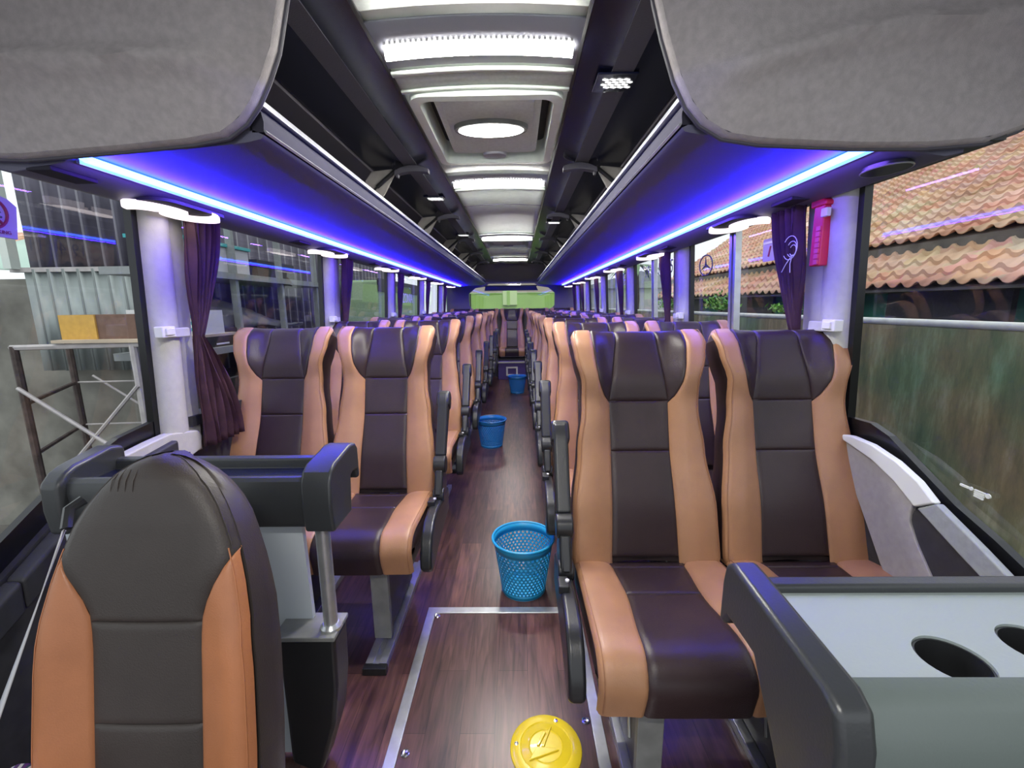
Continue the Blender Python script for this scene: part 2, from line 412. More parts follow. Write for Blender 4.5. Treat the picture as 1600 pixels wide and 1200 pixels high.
for side, sd in SIDE:
    fs = FRONTSILL[side]; sill = .845
    # lower wall, following the falling sill at the front
    lo = [(y, -.02) for y, z in fs]+[(8.6, -.02)]
    hi = [(y, z-.07) for y, z in fs]+[(8.6, sill)]
    lo.insert(len(fs), (1.62, -.02)); hi.insert(len(fs), (1.62, sill))
    st(wquads(lo, hi, sd, 0, .05).build('wall_'+side, WALLD))
    # black frit band along the falling sill
    lo = [(y, z-.075) for y, z in fs]; hi = [(y, z) for y, z in fs]
    st(wquads(lo, hi, sd, .018, .04).build('trim_%d' % tn, FRIT)); tn += 1
    # sill along the passenger windows
    m = M(); m.v = []
    lo = [(1.60, sill-.02), (8.5, sill-.02)]; hi = [(1.60, sill+.02), (8.5, sill+.02)]
    st(wquads(lo, hi, sd, -.02, .05).build('trim_%d' % tn, WALLD)); tn += 1
    # header above the windows
    st(wquads([(-1.0, 1.66), (1.05, 1.66)], [(-1.0, 2.1), (1.05, 2.1)], sd, .13, .16).build('trim_%d' % tn, FRIT)); tn += 1
    lo = [(1.05, WTOP), (8.5, WTOP)]; hi = [(1.05, 2.1), (8.5, 2.1)]
    st(wquads(lo, hi, sd, 0.0, .05).build('trim_%d' % tn, FRIT)); tn += 1
    # pillars
    pl = PILL[side]
    for i, (a, b) in enumerate(pl):
        z0 = .72 if i == 0 else sill
        m = M()
        # rounded pillar section swept up the leaning wall: flat grey face and a lighter lobe
        sec = [(a, .03), (a, .0), (a+.012, -.022), (a+.05, -.030), (a+.085, -.022), (a+.095, -.004), (a+.10, -.004), (b-.008, -.010), (b, 0), (b, .03)]
        rows = []
        for z in (z0, 1.0, 1.3, WTOP+.03): rows.append([(sd*(wx(z)+o), y, z) for y, o in sec]+[(sd*(wx(z)+sec[0][1]), sec[0][0], z)])
        m.grid(rows); st(m.build('trim_%d' % tn, PIL, angle=50)); tn += 1
        # black glass border beside the pillar
        st(wquads([(a-.022, z0+(.1 if i == 0 else 0)), (a+.01, z0)], [(a-.022, WTOP), (a+.01, WTOP)], sd, .015, .04).build('trim_%d' % tn, FRIT)); tn += 1
    # glass panes
    edges = [(-1.0, pl[0][0])]+[(pl[i][1], pl[i+1][0]) for i in range(len(pl)-1)]+[(pl[-1][1], 8.45)]
    for i, (a, b) in enumerate(edges):
        if i == 0:
            m = wquads([(y, z-.02) for y, z in fs], [(y, WTOP+.01) for y, z in fs], sd, .042, .0421)
        else:
            m = wquads([(a-.02, sill), (b+.02, sill)], [(a-.02, WTOP+.01), (b+.02, WTOP+.01)], sd, .042, .0421)
        # a single sheet is enough: keep the inner skin
        m2 = M(); m2.v = m.v; m2.f = [f for k, f in enumerate(m.f) if k % 6 == 0]
        st(m2.build('window_%d' % wn, GLS, smooth=False)); wn += 1
    # sliding-window stiles in aluminium
    ys = {'right': [2.20, 3.46, 4.72, 6.0], 'left': [7.6]}[side]
    for i, y in enumerate(ys):
        t = M()
        for a, b in ((y-.030, y-.012), (y+.008, y+.030)):
            wquads([(a, sill), (b, sill)], [(a, WTOP), (b, WTOP)], sd, .01, .04, t)
        st(t.build('trim_%d' % tn, ALU)); tn += 1
        st(wquads([(y-.012, sill), (y+.008, sill)], [(y-.012, WTOP), (y+.008, WTOP)], sd, .02, .04).build('trim_%d' % tn, FRIT)); tn += 1

# moulded panel under the right front window
def at(px, py, sd=1, off=-.01):
    d = fwd*F+r2*(px-800)+u2*(600-py); c = Vector((.10, 0, 1.27))
    # intersect with the leaning wall sd*(wx(z)+off)
    # sd*x = 1.21-.05z+off
    t = (1.21+off-.05*c.z-sd*c.x)/(sd*d.x+.05*d.z); p = c+d*t
    return (p.y, p.z)
def pts(l, sd=1, off=-.01): return [at(x, y, sd, off) for x, y in l]
wp = thing('moulded_wall_panel', 'light grey moulded side panel under the front right window with black inset', 'wall panel', (1.16, 1.1, .0))
low = [(1.02, .30), (.90, .05), (1.33, .05)]
wallpoly(pts([(1300, 683), (1330, 690), (1362, 706), (1400, 738), (1432, 772), (1424, 800), (1422, 815), (1433, 850), (1455, 900), (1485, 970), (1530, 1080)])+[(.85, .02), (1.25, .02)]+pts([(1400, 940), (1375, 880), (1358, 830), (1335, 765), (1312, 710)]), 1, -.012, .01).build('grey_field', WPAN, wp, bevel=.004)
wallpoly(pts([(1304, 676), (1335, 681), (1366, 694), (1405, 720), (1440, 752), (1467, 787), (1434, 792), (1402, 752), (1366, 718), (1330, 693)]), 1, -.022, .0).build('white_sill_end', SILL, wp, bevel=.005)
wallpoly(pts([(1469, 787), (1500, 818), (1540, 858), (1580, 900), (1625, 950), (1700, 1040), (1660, 1060), (1580, 960), (1543, 908), (1505, 868), (1470, 830), (1437, 794)]), 1, -.020, .0).build('grey_sill_run', SILG, wp, bevel=.005)
wallpoly(pts([(1437, 796), (1470, 832), (1505, 870), (1543, 910), (1600, 985), (1690, 1100), (1560, 1110), (1500, 990), (1470, 925), (1445, 872), (1428, 826), (1425, 808), (1430, 798)], off=-.004), 1, -.006, .0).build('black_inset', WALLD, wp)
# left sill end cap and long dark lower rail
wl = thing('pillar_foot_cover', 'white moulded cover at the foot of the front left window pillar', 'wall panel', (-1.17, 1.5, .7))
wallpoly(pts([(180, 718), (235, 690), (262, 678), (306, 672), (313, 680), (312, 700), (285, 722), (230, 735), (178, 738)], sd=-1, off=-.02), -1, -.03, .01).build('cover', PIL, wl, bevel=.006)
wallpoly(pts([(292, 706), (296, 706), (296, 711), (292, 711)], sd=-1, off=-.05), -1, -.054, -.03).build('screw', CHR, wl)
lr = M(); fs = FRONTSILL['left']
wquads([(y, z-.16) for y, z in fs], [(y, z-.075) for y, z in fs], -1, -.05, .0, lr)
st(lr.build('trim_%d' % tn, WALLD, bevel=.01)); tn += 1
lr = M(); wquads([(y, .02) for y, z in fs], [(y, z-.16) for y, z in fs], -1, -.012, .0, lr)
st(lr.build('trim_%d' % tn, WALLD)); tn += 1

# white catches on the pillars
for side, sd in SIDE:
    for i, (a, b) in enumerate(PILL[side][:4]):
        t = thing('curtain_catch', 'white plastic curtain catch on the %s pillar of the %s wall' % (ORD[i], side), 'catch', (sd*wx(1.19), a+.02, 1.17), 'curtain catches')
        M().box(min(sd*(wx(1.19)-.055), sd*(wx(1.19)-.025)), max(sd*(wx(1.19)-.055), sd*(wx(1.19)-.025)), a-.03, a+.03, 1.175, 1.213).build('plate', WHT, t, bevel=.004)
        M().box(min(sd*(wx(1.19)-.045), sd*(wx(1.19)-.03)), max(sd*(wx(1.19)-.045), sd*(wx(1.19)-.03)), a+.03, a+.11, 1.172, 1.205).build('strap_slot', PIL, t, bevel=.004)
        M().box(min(sd*(wx(1.19)-.062), sd*(wx(1.19)-.053)), max(sd*(wx(1.19)-.062), sd*(wx(1.19)-.053)), a-.018, a+.018, 1.183, 1.206).build('button', WHT, t, bevel=.003)

# curtains
def curtain(sd, y0, ztie, wtop, tiew, low, label, short=False):
    m = M(); rows = []; nz_ = 34; nu = 40
    zs = [lerp(1.60, .74 if not short else .95, k/nz_) for k in range(nz_+1)]
    for z in zs:
        if z > ztie:
            t = (1.60-z)/(1.60-ztie); wd = lerp(wtop, tiew, t**1.6)
        else:
            t = min(1, (ztie-z)/.42); wd = lerp(tiew, low, math.sin(t*math.pi/2))
        amp = .016*(.45+.55*min(1, wd/wtop)); row = []
        ya = y0+(.0 if z > ztie else .02*(ztie-z))
        for j in range(nu+1):
            u = j/nu; ph = u*2*math.pi*6
            x = wx(z)-.055+amp*math.sin(ph)+.004*math.sin(ph*2.3+z*9)
            row.append((sd*x, ya+wd*u+.004*math.sin(z*17+u*9), z))
        rows.append(row)
    m.grid(rows); o = m.build('curtain', MAR, angle=80, solid=.003); tag(o, label, 'curtain', 'maroon window curtains'); return o
for side, sd in SIDE:
    for i, (a, b) in enumerate(PILL[side]):
        curtain(sd, b-.055, 1.17, .17 if i == 0 else .15, .035, .22,
                'dark maroon pleated curtain tied back behind the %s pillar of the %s wall' % (ORD[i], side))

# ------------------------------------------------------------ luggage racks
def rack(side, sd):
    t = thing('luggage_rack', 'long open overhead luggage rack with grey front rail on the %s side' % side, 'luggage rack', (sd*.8, 4.6, 1.6))
    Y0, Y1 = 1.08, 8.15
    def mk(poly, name, mt, bevel=0, y0=Y0, y1=Y1, ang=35):
        m = M().prism([(sd*x, z) for x, z in poly], 'y', y0, y1)
        return m.build(name, mt, t, bevel=bevel, angle=ang)
    mk([(1.12, 1.600), (1.08, 1.592), (.955, 1.612), (.94, 1.625), (.93, 1.645), (1.12, 1.66)], 'service_panel', RUND, .003)
    und = [(.93, 1.640), (.86, 1.634), (.78, 1.632), (.70, 1.633), (.62, 1.638), (.56, 1.643), (.515, 1.648), (.485, 1.654), (.478, 1.662),
           (.50, 1.672), (.93, 1.672)]
    mk(und, 'underside_panel', RUND, 0, ang=60)
    mk([(.478, 1.668), (.476, 1.69), (.480, 1.71), (.492, 1.728), (.505, 1.728), (.505, 1.668)], 'front_lip', LIP, 0, ang=60)
    mk([(.472, 1.722), (.476, 1.738), (.488, 1.746), (.505, 1.744), (.512, 1.732), (.505, 1.722)], 'rail', ALU, .002, ang=60)
    mk([(.474, 1.664), (.470, 1.668), (.474, 1.673), (.478, 1.672)], 'lower_bead', ALU)
    mk([(1.13, 1.70), (.51, 1.70), (.51, 1.672), (1.13, 1.672)], 'rack_floor', RACK)
    mk([(.286, 1.974), (.630, 1.956), (.630, 1.968), (.286, 1.986)], 'upper_panel', GBLK, 0, y0=-1.0)
    mk([(.280, 1.984), (.280, 1.975), (.288, 1.972), (.292, 1.977)], 'panel_edge', BLK, 0, y0=-1.0)
    mk([(.395, 1.970), (.395, 1.9655), (.460, 1.9625), (.460, 1.970)], 'inlay_strip', RSTR, 0, y0=-.2)
    mk([(.632, 1.962), (.632, 1.945), (.80, 1.935), (1.13, 1.90), (1.13, 1.97)], 'upper_lining', RLIN, 0, y0=-1.0)
    mk([(1.125, 1.70), (1.125, 1.92), (1.135, 1.92), (1.135, 1.70)], 'back_lining', RACK)
    mk([(1.13, 1.60), (.48, 1.65), (.48, 1.735), (.60, 1.98), (1.13, 1.98)], 'end_cap', RLIN, .02, y0=Y1, y1=Y1+.06)
    return t
for side, sd in SIDE: rack(side, sd)

def bracket(sd, y, label, z0=0):
    t = thing('rack_bracket', label, 'bracket', (sd*.45, y, 1.785), 'luggage rack brackets')
    # curved bridging arm below the upper panel
    P = []
    n = 12
    up, dn = [], []
    for k in range(n+1):
        u = k/n; x = lerp(.335, .505, u); zc = 1.950-.016*(u-.5)**2*4-.008*u
        hh = .011+.005*math.sin(math.pi*u)
        up.append((sd*x, min(zc+hh, 1.9655))); dn.append((sd*x, zc-hh))
    M().prism(up+dn[::-1], 'y', y-.022, y+.022).build('arm', RSTR, t, bevel=.004)
    for yy in (y-.03, y+.03):
        M().lathe([(0, 0), (.006, 0), (.006, .02), (0, .02)], (sd*(.345 if yy < y else .49), y, 1.925), 10).build('pivot_pin', RSTR, t)
    # pale plate between the panel and the back of the rack, with its gas strut
    M().prism([(sd*.525, 1.955), (sd*.63, 1.945), (sd*.665, 1.90), (sd*.66, 1.83), (sd*.60, 1.80), (sd*.565, 1.84), (sd*.515, 1.925)], 'y', y+.018, y+.028).build('mounting_plate', PLATE, t, bevel=.004)
    M().tube([(sd*.500, y, 1.945), (sd*.60, y, 1.865)], .010, 10).build('gas_strut', BLK, t)
    M().tube([(sd*.60, y, 1.865), (sd*.70, y, 1.785)], .005, 8).build('strut_rod', BLK, t)
    M().prism([(sd*.485, 1.945), (sd*.505, 1.945), (sd*.500, 1.905), (sd*.488, 1.905)], 'y', y-.012, y+.012).build('strut_clip', RSTR, t, bevel=.003)
PLATE = mat('beige_grey_plate', (.34, .32, .30), .6, noise=.1)
for side, sd in SIDE:
    y = 2.33
    for i in range(5):
        bracket(sd, y, 'grey hinged bracket, %s from the front above the %s rack rail' % (ORD[i], side)); y += 1.18

def vent(sd, x, y, label):
    t = thing('ceiling_vent', label, 'vent', (sd*x, y, 1.953), 'diamond mesh vents')
    M().box(sd*x-.062, sd*x+.062, y-.06, y+.055, 1.957, 1.963).build('housing', GBLK, t, bevel=.002)
    m = M()
    for i in range(-2, 3):
        for j in range(-1, 3):
            cx = sd*x+i*.022+(0.011 if j % 2 else 0); cy = y-.012+j*.016
            if (i, j) in ((-2, 0), (2, 1), (-2, 2), (2, -1)): continue
            m.prism([(cx-.0105, cy), (cx-.004, cy-.0062), (cx+.0105, cy), (cx+.004, cy+.0062)], 'z', 1.954, 1.9575)
    m.build('white_mesh', mat('vent_mesh_painted_light', (.9, .92, .9), .4, emit=(1, 1, .98), estr=.8), t)  # faint glow stands in for light caught by the mesh
    for dx in (-.022, .022):
        M().lathe([(0, 0), (.004, 0), (.004, .004), (0, .004)], (sd*x+dx, y+.048, 1.954), 10).build('screw', CHR, t)
vent(1, .415, 1.53, 'white diamond mesh vent in the black panel on the right near the front')
vent(-1, .43, 3.0, 'small white diamond mesh vent in the black panel on the left')
vent(1, .415, 3.9, 'small white mesh vent farther back in the right black panel')
vent(-1, .43, 4.5, 'small white mesh vent farther back in the left black panel')

# blue led strips
for side, sd in SIDE:
    o = M().prism([(sd*.937, 1.624), (sd*.925, 1.616), (sd*.915, 1.620), (sd*.918, 1.632), (sd*.937, 1.636)], 'y', 1.10, 8.1)
    t = thing('led_strip', 'glowing blue led strip running under the %s luggage rack' % side, 'led strip', (sd*.925, 4.6, 1.61))
    o.build('light_tube', LEDB, t)
    area('led_strip_glow_up', (sd*.900, 4.6, 1.606), .016, 7.0, BLUE_UP, (.012, .0015, 1), (0, math.radians(180-sd*13), 0))
    area('led_strip_glow_down', (sd*.926, 4.6, 1.611), .012, 7.0, BLUE_DN, (.22, .10, 1), (0, sd*math.radians(-20), 0))
    M().prism([(sd*.945, 1.616), (sd*.937, 1.613), (sd*.935, 1.636), (sd*.945, 1.640)], 'y', 1.10, 8.1).build('channel', ALU, t)

# service lamps under the racks
def service(sd, y, label, glow):
    t = thing('reading_lamp', label, 'reading lamp', (sd*1.03, y, 1.59), 'crescent reading lamps under the racks')
    def crescent(x0, y0, rx, ry, t0, t1, wd):
        out, inn = [], []
        for k in range(19):
            a = math.radians(lerp(t0, t1, k/18)); q = math.sin(math.pi*k/18)**.7
            out.append((sd*(x0+rx*math.cos(a)), y0+ry*math.sin(a)))
            inn.append((sd*(x0+rx*(1-wd*q)*math.cos(a)), y0+ry*(1-wd*q)*math.sin(a)))
        return out+inn[::-1][1:-1]
    M().prism(crescent(1.055, y-.03, .060, .12, 150, 330, .8), 'z', 1.577, 1.594).build('crescent_lens', LEDS, t)
    M().prism(crescent(1.010, y+.05, .068, .11, -40, 175, .5), 'z', 1.577, 1.594).build('crescent_lens', LEDS, t)
    M().prism(rrect(min(sd*.95, sd*1.11), max(sd*.95, sd*1.11), y-.14, y+.17, .05, 5), 'z', 1.592, 1.602).build('housing', LIP, t)
    M().box(min(sd*.99, sd*1.05), max(sd*.99, sd*1.05), y-.42, y-.30, 1.595, 1.606).build('air_outlet', LIP, t, bevel=.003)
    if glow: area('reading_lamp_glow', (sd*1.03, y, 1.575), .09, .22, glow, (1, .9, .88))
for side, sd in SIDE:
    for i in range(6):
        y = (1.92 if sd > 0 else 1.50)+1.19*i
        service(sd, y, 'glowing crescent reading lamp, %s from the front under the %s rack' % (ORD[i], side), .25 if i < 3 else .15)
t = thing('speaker', 'round black ceiling speaker with silver rim by the right overhead locker', 'speaker', (1.02, 1.17, 1.58))
M().tube([(1.02+.045*math.cos(k*math.pi/14), 1.17+.06*math.sin(k*math.pi/14), 1.590) for k in range(28)], .0022, 6, closed=True).build('rim', ALU, t)
M().lathe([(0, 0), (.044, 0), (.044, .012)], (1.02, 1.17, 1.588), 28, sy=1.3).build('cone', BLK, t)

# front overhead lockers with soft grey covers, facing the camera
def locker(side, sd, prof):
    """prof: outline of the cover in (|x|, z) from the top aisle edge round to the wall"""
    t = thing('overhead_locker', 'large grey fabric covered overhead locker with rounded corner at the top %s' % side, 'overhead locker', (sd*.8, .9, 1.6))
    full = prof+[(1.32, 2.08), (.36, 2.08)]
    cx = sum(p[0] for p in full)/len(full); cz = 1.86
    rows = []
    for (dy, sc) in ((1.07, 1.0), (1.055, 1.0), (1.045, .992), (1.038, .975)):
        rows.append([(sd*(cx+(x-cx)*sc), dy, cz+(z-cz)*sc) for x, z in full+[full[0]]])
    # front face bulging toward the windscreen with a horizontal crease
    def crease(x, z):
        c = 1.775 if sd < 0 else lin([(.5, 1.73), (.62, 1.755), (.8, 1.80), (1.2, 1.83)])(x)
        d = z-c
        return -.025*math.exp(-(d/.02)**2) * (1 if x > .55 else max(0, (x-.45)/.1)) + (.02*min(1, max(0, -d/.1)) if x > .5 else 0)
    m = M(); m.grid(rows)
    ring = [(cx+(x-cx)*.975, cz+(z-cz)*.975) for x, z in full]
    edge = ring[:len(prof)]
    def sdist(x, z):
        best = 9
        for (a, b) in zip(edge, edge[1:]):
            vx, vz = b[0]-a[0], b[1]-a[1]; tt = max(0, min(1, ((x-a[0])*vx+(z-a[1])*vz)/(vx*vx+vz*vz)))
            best = min(best, math.hypot(x-a[0]-tt*vx, z-a[1]-tt*vz))
        return best
    def xlo(z):      # aisle-side limit at height z
        for (a, b) in zip(edge, edge[1:]):
            if min(a[1], b[1]) <= z <= max(a[1], b[1]) and a[0] < .75: return a[0]+(b[0]-a[0])*(a[1]-z)/max(1e-6, a[1]-b[1])
        return edge[0][0]
    zmin = min(p[1] for p in edge); xr = edge[-1][0]
    low = [p for p in edge]
    rows = []
    U = 60
    for k in range(U+1):      # columns sweep along the profile from the top of the aisle edge to the wall
        u = k/U; L_ = [0]
        for (a, b) in zip(edge, edge[1:]): L_.append(L_[-1]+math.dist(a, b))
        d = u*L_[-1]
        q = max(i_ for i_ in range(len(L_)) if L_[i_] <= d+1e-9); q = min(q, len(edge)-2)
        f = (d-L_[q])/(L_[q+1]-L_[q]); ex, ez = lerp(edge[q][0], edge[q+1][0], f), lerp(edge[q][1], edge[q+1][1], f)
        tx_ = lerp(.50, xr, u**.8); tz_ = 2.06      # spoke target along the top
        row = []
        for w_ in range(25):
            v = (w_/24)**1.5; X, Z = lerp(ex, tx_, v), lerp(ez, tz_, v); d_ = sdist(X, Z)
            row.append((sd*X, 1.038-.05*(1-(1-min(1, d_/.16))**2.2)+crease(X, Z)*min(1, d_/.12), Z))
        rows.append(row)
    m.grid(rows)
    m.build('cover', GRYF, t, angle=70)
    pipe = [(sd*x, 1.063, z) for x, z in prof]
    M().tube(pipe, .006, 8).build('edge_piping', RSTR, t)
    M().prism([(sd*x, z) for x, z in [(p[0]+.012 if p[0] < .6 else p[0], p[1]+.012) for p in prof]+[(1.14, 2.07), (.37, 2.07)]], 'y', 1.066, 1.084).build('carcass', RACK, t)
locker('left', -1, [(.345, 2.06), (.372, 1.98), (.392, 1.91), (.417, 1.82), (.445, 1.762), (.473, 1.715), (.504, 1.679), (.548, 1.651), (.631, 1.638), (.793, 1.626), (1.025, 1.612), (1.20, 1.620), (1.30, 1.65)])
locker('right', 1, [(.375, 2.06), (.388, 1.96), (.398, 1.90), (.418, 1.832), (.449, 1.748), (.478, 1.695), (.511, 1.659), (.561, 1.631), (.641, 1.618), (.852, 1.606), (1.011, 1.604), (1.14, 1.612), (1.21, 1.636), (1.30, 1.68)])

# rear wall and rear window
YR = 8.5
rw = M()
rear = [(-.82, 1.27), (-.76, 1.20), (.76, 1.20), (.82, 1.27), (.82, 1.50), (.70, 1.60), (.50, 1.63), (.44, 1.68), (-.44, 1.68), (-.50, 1.63), (-.70, 1.60), (-.82, 1.50)]
out = [(-1.25, 1.27), (-1.25, -.02), (1.25, -.02), (1.25, 1.27), (1.25, 1.50), (1.25, 2.1), (.50, 2.1), (.44, 2.1), (-.44, 2.1), (-.50, 2.1), (-1.25, 2.1), (-1.25, 1.50)]
for y in (YR, YR+.06):
    b = len(rw.v); rw.v += [(x, y, z) for x, z in rear]+[(x, y, z) for x, z in out]
    for i in range(12):
        j = (i+1) % 12; rw.f.append((b+i, b+j, b+12+j, b+12+i))
for i in range(12):
    j = (i+1) % 12; rw.f.append((i, j, 24+j, 24+i))
st(rw.build('wall_rear', RLIN))
g = M(); g.v = [(x, YR+.03, z) for x, z in rear]; g.f = [tuple(range(12))]
st(g.build('window_%d' % wn, GLS, smooth=False)); wn += 1
st(M().prism([(7.7, 1.985), (8.52, 1.70), (8.52, 2.08), (7.7, 2.08)], 'x', -.62, .62).build('trim_%d' % tn, RLIN)); tn += 1
t = thing('rear_sunshade', 'long dark roller sunshade across the top of the rear window', 'sunshade', (0, 8.46, 1.54))
M().prism([(-.50, 1.63), (.46, 1.63), (.50, 1.545), (-.52, 1.545)], 'y', 8.455, 8.475).build('fabric', mat('navy_shade_cloth', (.01, .01, .05), .8), t)
M().tube([(-.52, 8.46, 1.635), (.48, 8.46, 1.635)], .012, 10).build('roller', BLK, t)
t = thing('rear_air_vent', 'oval grey air vent in the ceiling at the far back', 'vent', (0, 7.35, 1.95))
M().lathe([(.15, 0), (.17, .006), (.18, .02), (.18, .03)], (0, 7.35, 1.955), 36, sy=.9).build('rim', GMET, t)
M().lathe([(0, .004), (.15, .004), (.15, .012)], (0, 7.35, 1.955), 36, sy=.9).build('grille', CEIG, t)
t = thing('rear_step_box', 'small lit box with pale square frame under the centre rear seat', 'step light', (0.0, 7.45, 0))
M().box(-.24, .24, 7.45, 7.75, 0, .30).build('box', mat('violet_light_tint', (.08, .05, .25), .5), t, bevel=.008)  # violet colour stands in for the blue step light
fr = M()
for a in ((-.10, .10, .20, .225), (-.10, .10, .07, .095), (-.10, -.072, .095, .20), (.072, .10, .095, .20)): fr.box(a[0], a[1], 7.435, 7.45, a[2], a[3])
fr.build('frame', WHT, t)
M().box(-.26, .26, 7.43, 7.46, .29, .315).build('edge_strip', PIL, t)

# floor hatch
t = thing('floor_hatch', 'wood look floor hatch with silver aluminium edging in the front aisle', 'floor hatch', (0.02, 1.1, 0))
m = M().prism([(-.29, .2), (-.29, 1.655), (.35, 1.655), (.35, .2), (.315, .2), (.315, 1.62), (-.255, 1.62), (-.255, .2)], 'z', 0, .006)
m.build('aluminium_frame', ALU, t, bevel=.002)
M().box(-.254, .314, .2, 1.619, 0, .003).build('panel', FLOOR, t)
for (x, y) in ((-.245, 1.605), (.305, 1.605), (-.235, 1.04), (.30, 1.14)):
    M().lathe([(.012, 0), (.013, .002), (.009, .004), (.007, .003), (0, .003)], (x, y, .003), 18).build('screw', CHR, t)
# yellow cap
t = thing('filler_cap', 'round yellow enamel floor cap with embossed sail emblem', 'cap', (.171, 1.055, .003))
cxp, cyp = .171, 1.055
M().lathe([(0, .010), (.035, .010), (.046, .0095), (.049, .0115), (.052, .0095), (.070, .0095), (.073, .0075), (.076, .0095), (.096, .008), (.103, .004), (.104, 0)], (cxp, cyp, .003), 64).build('disc', YEL, t)
em = M()
def epoly(pp, z0=.012, z1=.018): em.prism([(cxp+x*.05, cyp+y*.05) for x, y in pp], 'z', z0, z1)
epoly([(-1.0, -.88), (-.55, -.1), (.55, -.18), (.75, -.28)])
epoly([(-.55, -.02), (-.1, .85), (.05, .75), (-.40, -.05)]); epoly([(-.28, -.12), (.22, .98), (.42, 1.15), (-.12, -.12)])
em.build('sail_emblem', YEL, t, bevel=.002)
for a in (175, 66, 300):
    M().lathe([(.006, 0), (.006, .002), (0, .003)], (cxp+.086*math.cos(math.radians(a)), cyp+.086*math.sin(math.radians(a)), .011), 14).build('screw', CHR, t)

# ------------------------------------------------------------ passenger seats
class Surf:
    def __init__(s, path, W, wing, rs=.032): s.path, s.W, s.wing, s.rs = path, W, wing, rs
    def P(s, u, t, extra=0):
        y, z, ny, nz_ = s.path(t); W = s.W(t); rs = s.rs
        o = s.wing(u/W if W else 0, t)+extra
        e = abs(u)-(W-rs)
        if e > 0: o -= rs*(1-math.sqrt(max(0, 1-(e/rs)**2)))
        return (u, y+ny*o, z+nz_*o)
A = math.radians(16); RB = .045; SB = .70
def backpath(s):
    y0, z0 = 0, .47
    if s <= SB: return (y0+s*math.sin(A), z0+s*math.cos(A), -math.cos(A), math.sin(A))
    ph = (s-SB)/RB; cy = y0+SB*math.sin(A)+RB*math.cos(A); cz = z0+SB*math.cos(A)-RB*math.sin(A)
    ang = ph; ny = -math.cos(A)*math.cos(ang)+math.sin(A)*math.sin(ang); nz_ = math.sin(A)*math.cos(ang)+math.cos(A)*math.sin(ang)
    return (cy+ny*RB, cz+nz_*RB, ny, nz_)
_W = pw([(-.03, .226), (0, .234), (.15, .230), (.34, .208), (.47, .192), (.55, .192), (.65, .215), (.70, .223)])
def backW(s):
    if s <= SB: return _W(s)
    ph = min(1.4, (s-SB)/RB); return .223-.020*(ph/1.4)**2
def backwing(q, s):
    q = abs(q)
    a = pw([(-.03, .034), (.15, .036), (.34, .028), (.48, .034), (.60, .056), (.68, .050), (.72, .022), (.76, .0), (.84, .0)])(s)
    t = min(1, max(0, (q-.40)/.36)); t = t*t*(3-2*t)
    c = pw([(0, .02), (.14, .024), (.34, .004), (.48, .0), (.58, .016), (.70, .006), (.76, 0)])(s)
    return a*t+c*(1-t*.6)
BACK = Surf(backpath, backW, backwing, .020)
RC = .06; TC = .40
def cushpath(t):
    if t <= TC: return (-t, .462+.02*t/TC, 0.0, 1.0)
    L = RC*math.pi/2
    if t <= TC+L:
        a = (t-TC)/RC; return (-TC-RC*math.sin(a), .482-RC+RC*math.cos(a), -math.sin(a), math.cos(a))
    d = t-TC-L; return (-TC-RC+d*.16, .482-RC-d, -1.0, 0.0)
def cushW(t): return .228
def cushwing(q, t):
    q = abs(q); a = pw([(0, .008), (.1, .020), (.36, .018), (.46, .008), (.6, 0)])(t)
    u = min(1, max(0, (q-.4)/.35)); u = u*u*(3-2*u)
    c = pw([(0, -.012), (.06, .0), (.22, .004), (.38, .012), (.48, .014), (.6, .004)])(t)
    return a*u+c*(1-u)
CUSH = Surf(cushpath, cushW, cushwing, .018)
UT = [0, .03, .09, .2, .35, .5, .65, .8, .91, .97, 1]
def patch(surf, u0, u1, s0, s1, ns, edges='lrbt', h=.0055, r=.011):
    def g(d):
        x = min(1, max(0, d/r)); return (math.sqrt(max(0, 1-(1-x)**2))-1)*h
    ss = sorted(set([s0+(s1-s0)*k/ns for k in range(ns+1)]+[s0+d for d in (.002, .006, .012) if s0+d < s1]+[s1-d for d in (.002, .006, .012) if s1-d > s0]))
    rows = []
    for s in ss:
        a, b = u0(s), u1(s); row = []
        for q in UT:
            u = a+(b-a)*q; e = 0; ds = []
            if 'l' in edges: ds.append(u-a)
            if 'r' in edges: ds.append(b-u)
            if 'b' in edges: ds.append(s-s0)
            if 't' in edges: ds.append(s1-s)
            if ds: e = g(min(ds))
            row.append(surf.P(u, s, e))
        rows.append(row)
    return M().grid(rows)
def ring_shell(surf, s0, s1, ns, depth, front=-.034):
    rows = []
    for k in range(ns+1):
        s = s0+(s1-s0)*k/ns; y, z, ny, nz_ = surf.path(s); W = surf.W(s)-.003; c = .028
        wg = surf.wing(.98, s)
        sec = [(-W+.01, wg-.02), (-W, front+wg), (-W, -depth+c), (-W+c*.3, -depth+c*.3), (-W+c, -depth), (0, -depth-.006), (W-c, -depth), (W-c*.3, -depth+c*.3), (W, -depth+c), (W, front+wg), (W-.01, wg-.02), (0, -.02), (-W+.01, wg-.02)]
        rows.append([(u, y+ny*o, z+nz_*o) for u, o in sec])
    m = M(); m.grid(rows); n = len(rows[0])-1
    m.f.append(tuple(range(n))); b = ns*(n+1); m.f.append(tuple(b+i for i in range(n))[::-1])
    return m
SC, SM = .50, .335
Bt = lin([(.495, .0975), (.512, .114), (.53, .124), (.56, .136), (.62, .147), (.70, .154), (.9, .154)])
Cn = lin([(-.03, .106), (0, .106), (.15, .101), (.34, .0965), (.50, .097)])
Sm = lin([(.50, .097), (.58, .086), (.70, .069), (.9, .066)])
TOP = SB+RB*2.5
inner = lambda s: Cn(s) if s <= SC else Bt(s)
Kb = pw([(0, .135), (.05, .112), (.20, .104), (.38, .117), (.5, .121), (.65, .126)])
